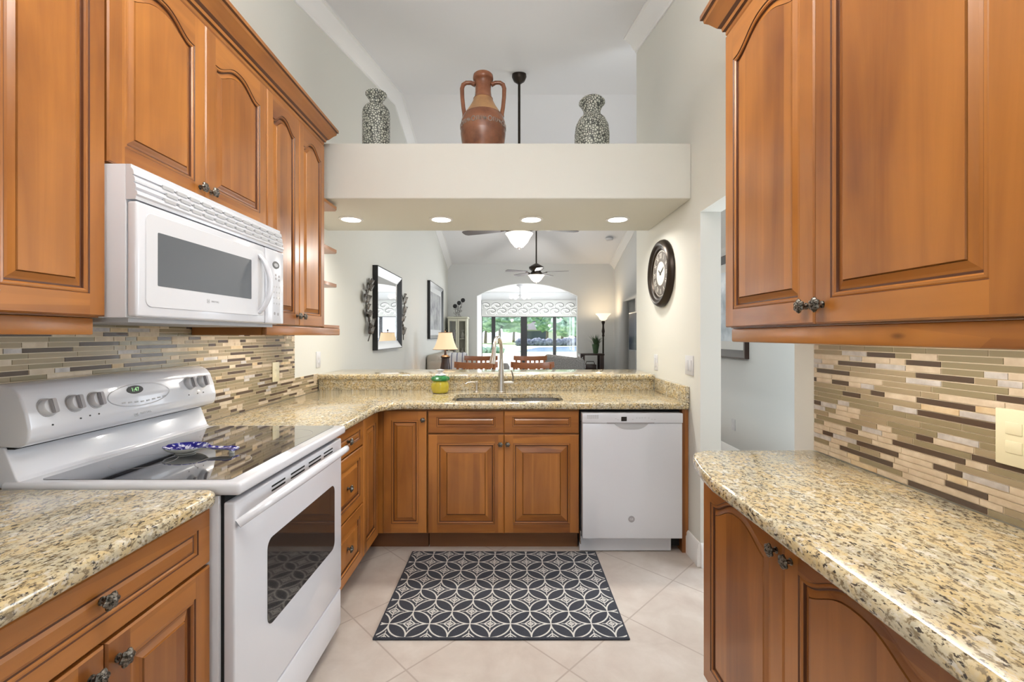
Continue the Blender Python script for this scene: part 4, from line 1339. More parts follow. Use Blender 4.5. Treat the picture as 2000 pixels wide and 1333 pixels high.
b.lathe([(0.066, 0.485), (0.068, 0.488), (0.060, 0.50), (0.0545, 0.54), (0.055, 0.59), (0.060, 0.612), (0.069, 0.618), (0.071, 0.632), (0.069, 0.65), (0.062, 0.657), (0.050, 0.652), (0.046, 0.60)], c, seg=48, m=0, closed_ends=False)
b.build('body', ['terracotta', 'terra_pale'], am, angle=60)
for s in (-1, 1):
    b = MB()
    pth = [(-0.19 + s * x, 3.1, PZ + z) for x, z in ((0.056, 0.588), (0.085, 0.602), (0.118, 0.602), (0.139, 0.588), (0.147, 0.562), (0.145, 0.50), (0.138, 0.43), (0.130, 0.385), (0.128, 0.365))]
    b.tube(pth, [0.016, 0.014, 0.014, 0.015, 0.015, 0.014, 0.014, 0.015, 0.018], 12); b.build('handle', 'terracotta', am)
b = MB()
for i in range(26):
    a = 2 * math.pi * i / 26
    rr = 0.1568
    kind = i % 3
    def arcpt(da, z):
        return Vector((-0.19 + rr * math.cos(a + da), 3.1 + rr * math.sin(a + da), PZ + z))
    if kind == 0:
        pth = [arcpt(0.09 * math.cos(t * 0.7), 0.285 + 0.016 * math.sin(t * 0.7)) for t in range(10)]
    elif kind == 1:
        pth = [arcpt(-0.09, 0.272), arcpt(-0.09, 0.298), arcpt(0.0, 0.298), arcpt(0.0, 0.275), arcpt(0.09, 0.275), arcpt(0.09, 0.298)]
    else:
        pth = [arcpt(-0.08 + 0.02 * t, 0.285 + 0.012 * math.sin(t * 1.6)) for t in range(9)]
    b.tube(pth, 0.0032, 5)
b.build('painted_band', 'grey_band', am)
def vase(lab, x, prof):
    b = MB(); b.lathe(prof, (x, 3.1, PZ), seg=40, closed_ends=False)
    r0 = prof[0][0]
    b.face([(x + r0 * math.cos(a * math.pi / 10), 3.1 + r0 * math.sin(a * math.pi / 10), PZ + 0.0005) for a in range(20)])
    o = b.build('vase', 'vase_mosaic', angle=60)
    me = o.data; me.transform(Matrix.Translation((-x, -3.1, -PZ))); o.location = (x, 3.1, PZ)
    tag(o, lab, 'vase')
vase('slim black and white mosaic vase with straight sides at the left of the plant shelf', -0.934,
     [(0.088, 0.0005), (0.0925, 0.01), (0.0935, 0.38), (0.090, 0.405), (0.075, 0.428), (0.050, 0.442), (0.043, 0.458), (0.046, 0.475), (0.062, 0.50), (0.073, 0.515), (0.072, 0.524), (0.060, 0.528), (0.036, 0.48), (0.034, 0.44)])
vase('wide-bellied black and white mosaic vase at the right of the plant shelf', 0.567,
     [(0.085, 0.0005), (0.100, 0.02), (0.118, 0.12), (0.120, 0.24), (0.112, 0.30), (0.090, 0.345), (0.066, 0.368), (0.058, 0.385), (0.060, 0.410), (0.076, 0.440), (0.090, 0.456), (0.089, 0.468), (0.072, 0.486), (0.050, 0.47), (0.048, 0.40)])

# ------------------------------------------------------------------ wall clock
ck_ = thing('wall_clock', 'round dark bronze wall clock with Roman numerals on the right wall', 'clock', (XR, 3.175, 1.53))
cc = (XR - 0.0005, 3.175, 1.767)
b = MB(); b.lathe([(0.236, 0), (0.240, 0.008), (0.237, 0.022), (0.226, 0.038), (0.212, 0.045), (0.200, 0.042), (0.193, 0.034), (0.188, 0.030), (0.176, 0.028), (0.170, 0.022), (0.168, 0.012)], cc, '-X', 64, closed_ends=False)
b.lathe([(0.236, 0), (0.168, 0.0)], cc, '-X', 64, closed_ends=False)
b.build('rim', 'bronze', ck_)
dial_m = mat('brown_clock_dial', (0.085, 0.070, 0.058), 0.5)
cream = mat('cream_clock_print', (0.62, 0.60, 0.54), 0.6)
b = MB(); b.lathe([(0.170, 0.002), (0.170, 0.016)], cc, '-X', 48)
dl = b.build('dial', dial_m, ck_)
b = MB(); b.lathe([(0.085, 0.016), (0.085, 0.0172)], cc, '-X', 40); b.build('dial_centre', cream, dl)
b = MB(); torus = [(0.158, 0.016), (0.162, 0.016), (0.162, 0.0168), (0.158, 0.0168), (0.158, 0.016)]; b.lathe(torus, cc, '-X', 48, closed_ends=False); b.build('minute_ring', cream, dl)
for i, s in enumerate(('XII', 'I', 'II', 'III', 'IV', 'V', 'VI', 'VII', 'VIII', 'IX', 'X', 'XI')):
    a = R(30 * i)
    U = Vector((0, -math.cos(a), -math.sin(a))); V = Vector((0, -math.sin(a), math.cos(a)))
    text('numeral', s, 0.056, Vector(cc) + V * 0.124 + Vector((-0.0166, 0, 0)), U, V, cream, dl, 0.0003, font_scale=(0.72, 1))
for nm, a, L, w in (('hour_hand', R(305), 0.055, 0.005), ('minute_hand', R(60), 0.085, 0.0035)):
    V = Vector((0, -math.sin(a), math.cos(a))); U = Vector((0, -math.cos(a), -math.sin(a)))
    o0 = Vector(cc) + Vector((-0.019, 0, 0))
    b = MB(); b.prism([o0 - V * 0.015 + U * w, o0 - V * 0.015 - U * w, o0 + V * L * 0.6 - U * w * 1.4, o0 + V * L, o0 + V * L * 0.6 + U * w * 1.4], (-0.0012, 0, 0)); b.build(nm, 'black', dl)

# ------------------------------------------------------------------ living room walls
def framed(name, label, cat, x, out, y0, y1, z0, z1, fw, frame_m, edge_m, inner_m, depth=0.04, mat_w=0, mat_m=None):
    t = thing(name, label, cat, (x, (y0 + y1) / 2, z0))
    b = MB()
    # mitred frame: profile from the outer edge inward
    prof = [(0, 0), (0, depth), (0.012, depth), (fw * 0.35, depth * 0.85), (fw * 0.8, depth * 0.5), (fw, depth * 0.35), (fw, 0)]
    rings = []
    for (a, d) in prof:
        rings.append([b.bm.verts.new((x + out * d, y, z)) for y, z in ((y0 + a, z0 + a), (y1 - a, z0 + a), (y1 - a, z1 - a), (y0 + a, z1 - a))])
    for k, (r0, r1) in enumerate(zip(rings, rings[1:])):
        for i in range(4):
            j = (i + 1) % 4
            f = b.bm.faces.new((r0[i], r0[j], r1[j], r1[i])); f.material_index = 1 if (k < 2 or i in (1, 3)) else 0  # sides take the edge colour; silver on top and bottom is painted reflection
    b.build('frame', [frame_m, edge_m], t, angle=20)
    xa, xb = sorted((x + out * depth * 0.2, x + out * depth * 0.3))
    if mat_w:
        b = MB(); b.box(xa, xb, y0 + fw - .004, y1 - fw + .004, z0 + fw - .004, z1 - fw + .004); b.build('mat_board', mat_m, t)
        xa, xb = sorted((x + out * depth * 0.3, x + out * depth * 0.34))
        b = MB(); b.box(xa, xb, y0 + fw + mat_w, y1 - fw - mat_w, z0 + fw + mat_w, z1 - fw - mat_w); b.build('picture', inner_m, t)
    else:
        b = MB(); b.box(xa, xb, y0 + fw - .004, y1 - fw + .004, z0 + fw - .004, z1 - fw + .004); b.build('mirror_glass' if cat == 'mirror' else 'picture', inner_m, t)
    return t
framed('wall_mirror', 'tall rectangular mirror on the left wall, dark frame with painted silver reflections', 'mirror', XL, 1, 4.64, 5.68, 1.170, 2.062, 0.095, 'silver_and_sheen', 'black', 'mirror', 0.055)
art = speck('grey_floral_print', [(0.35, (0.30, 0.31, 0.33)), (0.5, (0.52, 0.53, 0.55)), (0.65, (0.62, 0.63, 0.64))], 4.5, 0.25, detail=5)
framed('framed_picture', 'black framed grey print on the left wall beyond the mirror', 'picture', XL, 1, 7.70, 9.22, 1.265, 2.285, 0.07, 'silver_and_sheen', 'black', art, 0.05, 0.10, M['wall_grey'])
art2 = speck('pale_blue_landscape_print', [(0.35, (0.26, 0.32, 0.38)), (0.5, (0.55, 0.62, 0.68)), (0.65, (0.74, 0.77, 0.80))], 2.2, 0.3, detail=5)
framed('framed_picture', 'dark framed pale blue landscape picture seen through the doorway beside the clock wall', 'picture', XF, -1, 4.44, 5.66, 1.09, 2.20, 0.085, 'black', 'espresso', art2, 0.045, 0.09, M['wall_grey'])

def leaf_spray(label, y, z0, z1, flip, seed):
    t = thing('metal_leaf_spray', label, 'wall decor', (XL, y, z0), 'metal leaf sprays beside the mirror')
    rnd = random.Random(seed)
    b = MB()
    H_ = z1 - z0
    pth = [(XL + 0.025 + 0.01 * math.sin(i), y + flip * 0.05 * math.sin(i * 0.75), z0 + H_ * i / 10) for i in range(11)]
    b.tube(pth, 0.006, 6)
    b.tube([(XL, pth[4][1], pth[4][2]), pth[4]], 0.004, 6); b.tube([(XL, pth[8][1], pth[8][2]), pth[8]], 0.004, 6)
    b.build('stem', 'pewter', t)
    for i in range(14):
        k = i / 13
        j = min(9, int(k * 8.6) + 1)
        p = Vector(pth[j]); s = 1 if i % 2 else -1
        a = R(52 + rnd.uniform(-14, 14)); d = Vector((0.12, s * math.sin(a), math.cos(a))).normalized()
        L = rnd.uniform(0.09, 0.13); w = L * 0.36
        sd_ = d.cross(Vector((1, 0, 0))).normalized()
        b = MB()
        up = Vector((0.012, 0, 0))
        pts = []
        for q, ww in ((0, 0.05), (0.25, 0.75), (0.5, 1.0), (0.75, 0.7), (1.0, 0.02)):
            pts.append((p + d * L * (q + 0.1), ww * w))
        top = [c + sd_ * ww for c, ww in pts]; bot = [c - sd_ * ww for c, ww in pts]; mid = [c + up for c, ww in pts]
        for q in range(4):
            b.face([top[q], top[q + 1], mid[q + 1], mid[q]]); b.face([mid[q], mid[q + 1], bot[q + 1], bot[q]])
            b.face([top[q] - up * .2, mid[q] - up * .35, mid[q + 1] - up * .35, top[q + 1] - up * .2]); b.face([mid[q] - up * .35, bot[q] - up * .2, bot[q + 1] - up * .2, mid[q + 1] - up * .35])
        b.tube([p, p + d * L * 0.15], 0.003, 5)
        b.build('leaf', 'pewter', t)
leaf_spray('dark metal leaf spray on the wall left of the mirror, nearer the kitchen', 4.42, 1.27, 1.90, 1, 3)
leaf_spray('dark metal leaf spray on the wall right of the mirror, farther from the kitchen', 5.87, 1.27, 1.86, -1, 8)

# ------------------------------------------------------------------ ceiling fans
def ceiling_fan(label, x, y, z_bowl, bowl_r, blade_r, rot, top_z, bowl_h, blade_m):
    t = thing('ceiling_fan', label, 'ceiling fan', (x, y, z_bowl), 'ceiling fans of the living room')
    zb = z_bowl + bowl_h            # top of bowl
    b = MB(); b.lathe([(0.075, -0.005), (0.078, -0.03), (0.06, -0.07), (0.022, -0.10)], (x, y, top_z), seg=28); b.build('canopy', 'bronze', t)
    b = MB(); b.lathe([(0.0135, zb + 0.20 - z_bowl), (0.0135, top_z - 0.09 - z_bowl)], (x, y, z_bowl), seg=14); b.build('downrod', 'bronze', t)
    b = MB(); b.lathe([(0.05, 0), (0.10, 0.01), (0.105, 0.05), (0.085, 0.075), (0.12, 0.10), (0.14, 0.125), (0.138, 0.155), (0.09, 0.185), (0.03, 0.22)], (x, y, zb), seg=36); b.build('motor', 'bronze', t)
    b = MB(); r = bowl_r
    b.lathe([(0.004, 0.012), (r * 0.30, 0.020), (r * 0.62, bowl_h * 0.42), (r * 0.80, bowl_h * 0.72), (r * 1.0, bowl_h * 0.97), (r * 0.9, bowl_h)], (x, y, z_bowl), seg=40); bo = b.build('glass_bowl', 'fan_glass', t)
    b = MB(); b.lathe([(0.002, -0.008), (0.014, 0.004), (0.018, 0.020), (0.010, 0.026)], (x, y, z_bowl), seg=16); b.build('finial', 'bronze', bo)
    zz = zb + 0.045
    for k in range(5):
        a = rot + 2 * math.pi * k / 5
        d = Vector((math.cos(a), math.sin(a), 0)); s = Vector((-d.y, d.x, 0)); o = Vector((x, y, zz))
        b = MB()
        b.tube([o + d * 0.095, o + d * 0.13 + Vector((0, 0, -0.012)), o + d * 0.17, o + d * 0.21], [0.014, 0.011, 0.013, 0.02], 8, squash=0.5)
        ir = b.build('blade_iron', 'bronze', t)
        b = MB()
        pts = []
        tp = 0.20
        for (q, w) in ((0.19, 0.045), (0.24, 0.056), (blade_r * 0.75, 0.066), (blade_r - 0.03, 0.064), (blade_r - 0.006, 0.045), (blade_r, 0.0)):
            pts.append((q, w))
        full = [(q, w) for q, w in pts] + [(q, -w) for q, w in reversed(pts[:-1])]
        P3 = [o + d * q + s * w + Vector((0, 0, w * 0.12 + 0.006)) for q, w in full]
        b.prism(P3, (0, 0, 0.007)); b.build('blade', blade_m, t)
    light('fan_lamp', 'POINT', (x, y, z_bowl - 0.06), 32, (1, 0.96, 0.90), 0.08)
    return t
ceiling_fan('nearer dark bronze ceiling fan with a lit bowl, its long rod behind the plant shelf', 0.093, 4.75, 2.252, 0.148, 0.67, R(14), ceil_z(4.75), 0.165, 'fan_blade')
ceiling_fan('farther dark bronze ceiling fan with a lit bowl, in front of the arch', 0.49, 8.45, 2.328, 0.155, 0.62, R(-15), ceil_z(8.45), 0.145, 'fan_blade')
b = MB(); b.lathe([(0.075, 0), (0.078, -0.02), (0.065, -0.045)], (2.0, 9.0, ceil_z(9.0) - 0.012), seg=24); o = b.build('smoke_detector', 'white_plastic'); tag(recenter(o), 'small white smoke detector on the living room ceiling', 'smoke detector')

# white fan-light in the sunroom
t = thing('sunroom_chandelier', 'white chandelier with pale glass shades hanging in the sunroom beyond the arch', 'chandelier', (0.27, 12.5, 2.35))
b = MB(); b.lathe([(0.10, 2.748 - 2.35), (0.10, 2.72 - 2.35), (0.04, 2.69 - 2.35), (0.012, 2.66 - 2.35)], (0.27, 12.5, 2.35), seg=20); b.lathe([(0.012, 0.12), (0.012, 0.33)], (0.27, 12.5, 2.35), seg=10); b.lathe([(0.02, 0.04), (0.05, 0.07), (0.05, 0.10), (0.02, 0.13)], (0.27, 12.5, 2.35), seg=16)
b.build('stem', 'mid_grey', t)
for k in range(6):
    a = 2 * math.pi * k / 6
    cx, cy = 0.27 + 0.25 * math.cos(a), 12.5 + 0.25 * math.sin(a)
    b = MB(); b.tube([(0.27, 12.5, 2.43), (0.27 + 0.14 * math.cos(a), 12.5 + 0.14 * math.sin(a), 2.39), (cx, cy, 2.41)], 0.008, 6); b.build('arm', 'white_trim', t)
    b = MB(); b.lathe([(0.02, 0.0), (0.055, 0.03), (0.06, 0.08), (0.05, 0.11)], (cx, cy, 2.36), seg=16); b.build('glass_shade', 'fan_glass', t)

# ------------------------------------------------------------------ valance
t = thing('window_valance', 'pale valance with grey scroll pattern above the sliding doors of the sunroom', 'valance', (0.67, 14.6, 1.95))
b = MB(); b.box(-0.94, 2.29, 14.52, 14.70, 1.955, 2.48, bevel=0.01)
vc = mat('pale_valance_cloth', (0.50, 0.50, 0.47), 0.9)
vg = mat('grey_scroll_print', (0.20, 0.20, 0.19), 0.9)
vl = mat('white_scroll_print', (0.86, 0.86, 0.80), 0.9)
vb = b.build('cloth', vc, t)
b = MB()
def ribbon(b, pts, w, y, m):
    P2 = [Vector((x, 0, z)) for x, z in pts]
    for i in range(len(P2) - 1):
        d = (P2[i + 1] - P2[i]).normalized(); n_ = Vector((-d.z, 0, d.x))
        k0 = math.sin(math.pi * (i + 0.3) / (len(P2))) * 0.8 + 0.25; k1 = math.sin(math.pi * (i + 1.3) / (len(P2))) * 0.8 + 0.25
        a_, b_, c_, d_ = P2[i] + n_ * w * k0, P2[i] - n_ * w * k0, P2[i + 1] - n_ * w * k1, P2[i + 1] + n_ * w * k1
        b.face([(v.x, y, v.z) for v in (a_, b_, c_, d_)], m)
for row, (zc_, ph) in enumerate(((2.28, 0), (2.10, 0.19))):
    for i in range(10):
        cx = -0.80 + i * 0.345 + ph
        if cx > 2.15: continue
        pts = []
        for k in range(22):
            a = k * 0.36; r_ = 0.012 + 0.0125 * k * 0.55
            pts.append((min(2.27, max(-0.92, cx + r_ * math.cos(a + 2.6) * 1.25)), zc_ + r_ * math.sin(a + 2.6) * 0.8))
        ribbon(b, pts, 0.022, 14.5188, 1)
        ribbon(b, [(min(2.27, max(-0.92, x + 0.014)), z + 0.026) for x, z in pts], 0.014, 14.5184, 0)
        tail = [(min(2.27, cx + 0.10 + 0.24 * q / 8), zc_ - 0.10 + 0.12 * math.sin(q / 8 * 2.6)) for q in range(9)]
        ribbon(b, tail, 0.016, 14.5186, 1)
b.build('scroll_print', [vg, vl], t, smooth=False, recalc=False)

# ------------------------------------------------------------------ table lamp on side table
t = thing('side_table', 'small dark wooden side table under the lit table lamp', 'table', (-1.0, 6.74, 0))
b = MB(); b.box(-1.22, -0.78, 6.49, 6.99, 0.62, 0.65, bevel=0.006); b.build('top', 'espresso', t)
for sx in (-1, 1):
    for sy in (-1, 1):
        b = MB(); b.box(-1.0 + sx * 0.19 - 0.02, -1.0 + sx * 0.19 + 0.02, 6.74 + sy * 0.22 - 0.02, 6.74 + sy * 0.22 + 0.02, 0, 0.62); b.build('leg', 'espresso', t)
LX, LY = -0.984, 6.74
t = thing('table_lamp', 'lit table lamp with a cream bell shade and dark brown base, left of the sofa', 'lamp', (LX, LY, 0.65))
b = MB(); b.lathe([(0.085, 0.001), (0.09, 0.02), (0.075, 0.045), (0.095, 0.075), (0.100, 0.10), (0.080, 0.17), (0.062, 0.28), (0.060, 0.335), (0.075, 0.355), (0.06, 0.37), (0.02, 0.385), (0.012, 0.45), (0.012, 0.64)], (LX, LY, 0.65), seg=28); b.build('base', 'espresso', t)
b = MB()
b.lathe([(0.190, 0.465), (0.165, 0.50), (0.140, 0.56), (0.118, 0.63), (0.105, 0.70), (0.101, 0.725), (0.098, 0.725), (0.102, 0.70), (0.115, 0.63), (0.137, 0.56), (0.162, 0.50), (0.187, 0.465), (0.190, 0.465)], (LX, LY, 0.65), seg=40, closed_ends=False)
sh = b.build('shade', 'shade', t)
b = MB()
for z, r in ((0.466, 0.189), (0.722, 0.1015)):
    b.tube([(LX + r * math.cos(a * math.pi / 16), LY + r * math.sin(a * math.pi / 16), 0.65 + z) for a in range(32)], 0.004, 6, closed=True)
b.build('shade_trim', 'chair_wood', sh)
b = MB(); b.lathe([(0.004, 0.64), (0.006, 0.735), (0.014, 0.745), (0.010, 0.765), (0.002, 0.775)], (LX, LY, 0.65), seg=12); b.build('finial', 'bronze', t)
light('table_lamp_bulb', 'POINT', (LX, LY, 1.27), 7, (1, 0.72, 0.42), 0.04)

# torchiere
TX, TY = 2.03, 9.75
t = thing('floor_lamp', 'tall dark torchiere floor lamp glowing in the far right corner', 'lamp', (TX, TY, 0))
b = MB(); b.lathe([(0.15, 0), (0.15, 0.02), (0.05, 0.05), (0.02, 0.09)], (TX, TY, 0), seg=28); b.build('base', 'bronze', t)
b = MB(); b.lathe([(0.017, 0.08), (0.017, 1.30), (0.03, 1.32), (0.022, 1.36), (0.035, 1.42), (0.022, 1.50), (0.02, 1.56), (0.04, 1.62), (0.03, 1.65)], (TX, TY, 0), seg=20); b.build('pole', 'bronze', t)
b = MB(); b.lathe([(0.03, 1.65), (0.075, 1.68), (0.105, 1.74), (0.165, 1.80), (0.165, 1.806), (0.10, 1.75), (0.07, 1.69), (0.02, 1.665)], (TX, TY, 0), seg=32, closed_ends=False); b.build('bowl', 'torch', t)
light('torchiere_bulb', 'POINT', (TX, TY, 1.84), 9, (1, 0.76, 0.48), 0.05)

# console table with basket and plant
t = thing('console_table', 'dark wooden console table with a lower shelf in front of the far wall', 'table', (1.78, 9.75, 0))
b = MB(); b.box(1.52, 2.02, 9.56, 9.92, 0.90, 0.935, bevel=0.006); b.box(1.50, 1.545, 9.55, 9.93, 0.86, 0.937, bevel=0.01); b.build('top', 'espresso', t)
for x0 in (1.55, 1.93):
    for y0 in (9.58, 9.86):
        b = MB(); b.box(x0, x0 + (0.05 if x0 < 1.7 else 0.075), y0, y0 + 0.05, 0, 0.90); b.build('leg', 'espresso', t)
b = MB(); b.box(1.55, 2.0, 9.58, 9.90, 0.56, 0.585); b.build('shelf', 'espresso', t)
b = MB(); b.box(1.62, 1.86, 9.62, 9.84, 0.5855, 0.70, bevel=0.015); b.tube([(1.64, 9.73, 0.70), (1.66, 9.73, 0.76), (1.82, 9.73, 0.76), (1.84, 9.73, 0.70)], 0.008, 8)
tag(recenter(b.build('basket', 'espresso')), 'small dark basket on the lower shelf of the console table', 'basket')
pl = thing('potted_grass', 'tall grassy plant in a dark green vase on the console table', 'plant', (1.86, 9.73, 0.935))
b = MB(); b.lathe([(0.045, 0.001), (0.055, 0.02), (0.06, 0.08), (0.08, 0.19), (0.083, 0.20), (0.07, 0.20), (0.06, 0.16)], (1.86, 9.73, 0.936), seg=20); b.build('vase', 'leaf', pl)
rnd = random.Random(4); b = MB()
for i in range(90):
    a = rnd.uniform(0, 6.28); L = rnd.uniform(0.14, 0.27); sp = rnd.uniform(0.04, 0.3)
    p0 = Vector((1.86 + 0.03 * math.cos(a), 9.70 + 0.03 * math.sin(a), 1.10)); d = Vector((math.cos(a), math.sin(a) * 0.45, 0))
    s = Vector((-d.y, d.x, 0)).normalized() * 0.007
    pp = [p0, p0 + d * sp * 0.35 + Vector((0, 0, L * 0.6)), p0 + d * sp + Vector((0, 0, L * (1 if i % 3 else 0.75)))]
    b.face([pp[0] - s, pp[0] + s, pp[1] + s, pp[1] - s]); b.face([pp[1] - s, pp[1] + s, pp[2]])
b.build('grass_blades', 'leaf', pl, smooth=False)

# television
t = thing('television', 'dark flat television with a silver edge on the living room right wall', 'television', (2.3, 7.9, 1.03))
b = MB(); b.box(2.235, 2.30, 7.25, 8.40, 1.045, 1.755, bevel=0.006); b.build('housing', 'silver_and_sheen', t)
scr = mat('dark_blue_screen', (0.03, 0.04, 0.07), 0.12)
b = MB(); b.box(2.229, 2.235, 7.27, 8.375, 1.065, 1.735); b.build('screen', scr, t)
b = MB(); b.box(2.30, 2.379, 7.7, 7.95, 1.3, 1.5); b.build('wall_bracket', 'black', t)

# ------------------------------------------------------------------ curio cabinet and flower sculpture
t = thing('curio_cabinet', 'cream curio cabinet with two glass doors in the far left corner', 'cabinet', (-1.16, 9.95, 0))
cx0, cx1, cy0, cy1 = -1.36, -0.95, 9.72, 10.17
b = MB(); b.box(cx0, cx0 + 0.02, cy0, cy1, 0.0, 1.70); b.box(cx1 - 0.02, cx1, cy0, cy1, 0.0, 1.70); b.box(cx0 + .02, cx1 - .02, cy1 - 0.015, cy1, 0.0, 1.70); b.box(cx0 + .02, cx1 - .02, cy0, cy1 - .015, 0.0, 0.45)
b.box(cx0 - 0.02, cx1 + 0.02, cy0 - 0.02, cy1, 1.70, 1.74, bevel=0.01)
b.build('body', 'cream_paint', t)
m_ = (cx0 + cx1) / 2
for a, c in ((cx0, m_ - 0.002), (m_ + 0.002, cx1)):
    b = MB()
    b.box(a, a + 0.035, cy0 - 0.02, cy0 - 0.001, 0.46, 1.695); b.box(c - 0.035, c, cy0 - 0.02, cy0 - 0.001, 0.46, 1.695); b.box(a + .035, c - .035, cy0 - 0.02, cy0 - 0.001, 0.46, 0.50); b.box(a + .035, c - .035, cy0 - 0.02, cy0 - 0.001, 1.64, 1.695)
    d = b.build('door', 'cream_paint', t)
    b = MB(); b.box(a + .035, c - .035, cy0 - 0.012, cy0 - 0.008, 0.50, 1.64); b.build('pane', 'glass', d)
for z in (0.85, 1.25):
    b = MB(); b.box(cx0 + .02, cx1 - .02, cy0 + 0.02, cy1 - 0.016, z, z + 0.01); b.build('shelf', 'cream_paint', t)
for i, (x, z) in enumerate(((-1.24, 0.86), (-1.07, 0.86), (-1.25, 1.26), (-1.06, 1.26))):
    b = MB(); b.lathe([(0.03, 0.001), (0.045, 0.04), (0.04, 0.10), (0.018, 0.15), (0.03, 0.19)], (x, 9.92, z), seg=16)
    tag(recenter(b.build('ornament', ('grey_plastic', 'ceramic')[i % 2])), ('dark ornament on the lower shelf of the cream curio cabinet, left side', 'pale ornament on the lower shelf of the cream curio cabinet, right side', 'dark ornament on the upper shelf of the cream curio cabinet, left side', 'pale ornament on the upper shelf of the cream curio cabinet, right side')[i], 'ornament')
t = thing('flower_sculpture', 'metal sculpture of three dark round flowers on top of the curio cabinet', 'sculpture', (-1.16, 9.9, 1.74))
b = MB(); b.box(-1.26, -1.08, 9.86, 9.94, 1.7405, 1.752, bevel=0.003); b.build('base', 'bronze', t)
for i, (x0, x1, z) in enumerate(((-1.20, -1.23, 1.98), (-1.15, -1.14, 2.05), (-1.12, -1.055, 2.11))):
    b = MB(); b.tube([(x0, 9.9, 1.75), (x0 - 0.02, 9.9, 1.85), (x1, 9.9, z)], 0.005, 6)
    for k in range(4):
        s = 1 if k % 2 else -1
        zz = 1.78 + k * 0.045
        b.tube([(x0 - 0.01, 9.9, zz), (x0 - 0.01 + s * 0.05, 9.88, zz + 0.05), (x0 - 0.01 + s * 0.03, 9.88, zz + 0.08)], [0.004, 0.010, 0.002], 6, squash=0.4)
    st_ = b.build('stem', 'pewter', t)
    b = MB(); b.lathe([(0.004, -0.012), (0.045, -0.004), (0.048, 0.006), (0.02, 0.016), (0.004, 0.018)], (x1, 9.89, z), '-Y', 24, mod=lambda a, h: 1 + 0.08 * math.cos(8 * a)); b.build('flower_head', 'black', st_)

# ------------------------------------------------------------------ sofa, throw, cushion, armchair
sf = thing('sofa', 'beige upholstered sofa against the left wall beyond the table lamp', 'sofa', (-1.06, 8.5, 0))
b = MB(); b.box(-1.425, -1.20, 7.52, 9.60, 0.08, 1.0, bevel=0.07, seg=4); b.build('backrest', 'fabric_beige', sf)
b = MB(); b.box(-1.20, -0.70, 7.72, 9.42, 0.08, 0.42, bevel=0.05, seg=3); b.build('seat', 'fabric_beige', sf)
b = MB(); b.box(-1.42, -0.70, 7.50, 7.72, 0.08, 0.93, bevel=0.09, seg=4); b.build('arm', 'fabric_beige', sf)
b = MB(); b.box(-1.42, -0.70, 9.42, 9.64, 0.08, 0.68, bevel=0.09, seg=4); b.build('arm', 'fabric_beige', sf)
for x in (-1.34, -0.8):
    for y in (7.58, 9.55):
        b = MB(); b.box(x - .03, x + .03, y - .03, y + .03, 0, 0.085); b.build('leg', 'espresso', sf)

def blanket_mat():
    m = mat('white_striped_blanket', (0.8, 0.8, 0.82), 0.9)
    n, l, p = nt(m)
    tc = n.new('ShaderNodeTexCoord'); sx = n.new('ShaderNodeSeparateXYZ'); l.new(tc.outputs['Object'], sx.inputs[0])
    u = math_node(m, 'PINGPONG', sx.outputs[0], 0.045)
    f = math_node(m, 'LESS_THAN', u, 0.007)
    l.new(mixc(m, f, (0.80, 0.80, 0.82), (0.12, 0.13, 0.25)), p.inputs['Base Color'])
    return m
b = MB()
rows = []
for i in range(15):
    t_ = i / 14
    ang = math.pi * t_
    y = 7.61 - 0.135 * math.cos(ang); z = 0.955 + 0.07 * math.sin(ang)
    if t_ < 0.2: z -= (0.2 - t_) * 1.4
    if t_ > 0.8: z -= (t_ - 0.8) * 1.1
    rows.append([b.bm.verts.new((-1.05 + 0.30 * k / 12, y + 0.006 * math.sin(k * 1.3), z + 0.006 * math.sin(k * 2) - (0.05 * (k / 12) if t_ < .25 else 0))) for k in range(13)])
for r0, r1 in zip(rows, rows[1:]):
    for k in range(12):
        b.bm.faces.new((r0[k], r0[k + 1], r1[k + 1], r1[k]))
o = b.build('throw_blanket', blanket_mat())
sm = o.modifiers.new('thick', 'SOLIDIFY'); sm.thickness = 0.012; sm.offset = 1
tag(recenter(o), 'white throw blanket with navy stripes draped over the near arm of the sofa', 'blanket')
b = MB(); b.box(-1.15, -0.80, 7.80, 7.94, 0.43, 0.80, bevel=0.05, seg=4); o = b.build('cushion', 'navy'); tag(recenter(o), 'dark navy cushion standing on the beige sofa behind the striped blanket', 'cushion')

gc = thing('armchair', 'grey woven upholstered armchair in front of the sliding doors, right of the dining chairs', 'armchair', (1.05, 8.9, 0))
b = MB(); b.box(0.66, 1.42, 8.45, 8.65, 0.10, 0.97, bevel=0.06, seg=4)
for v in b.bm.verts:
    v.co.z += 0.0 if v.co.z < 0.6 else -0.10 * max(0, (v.co.x - 1.15)) / 0.27
gb = b.build('backrest', speck('grey_woven_fabric', [(0.4, (0.19, 0.18, 0.17)), (0.6, (0.34, 0.33, 0.31))], 60, 0.9), gc)
b = MB(); b.box(0.70, 1.40, 8.66, 9.30, 0.12, 0.44, bevel=0.05); b.build('seat', 'fabric_grey', gc)
for x in (0.60, 1.36):
    b = MB(); b.box(x, x + 0.12, 8.60, 9.28, 0.12, 0.64, bevel=0.05); b.build('arm', 'fabric_grey', gc)
for x in (0.7, 1.38):
    for y in (8.55, 9.2):
        b = MB(); b.box(x - .025, x + .025, y - .025, y + .025, 0, 0.12); b.build('leg', 'espresso', gc)

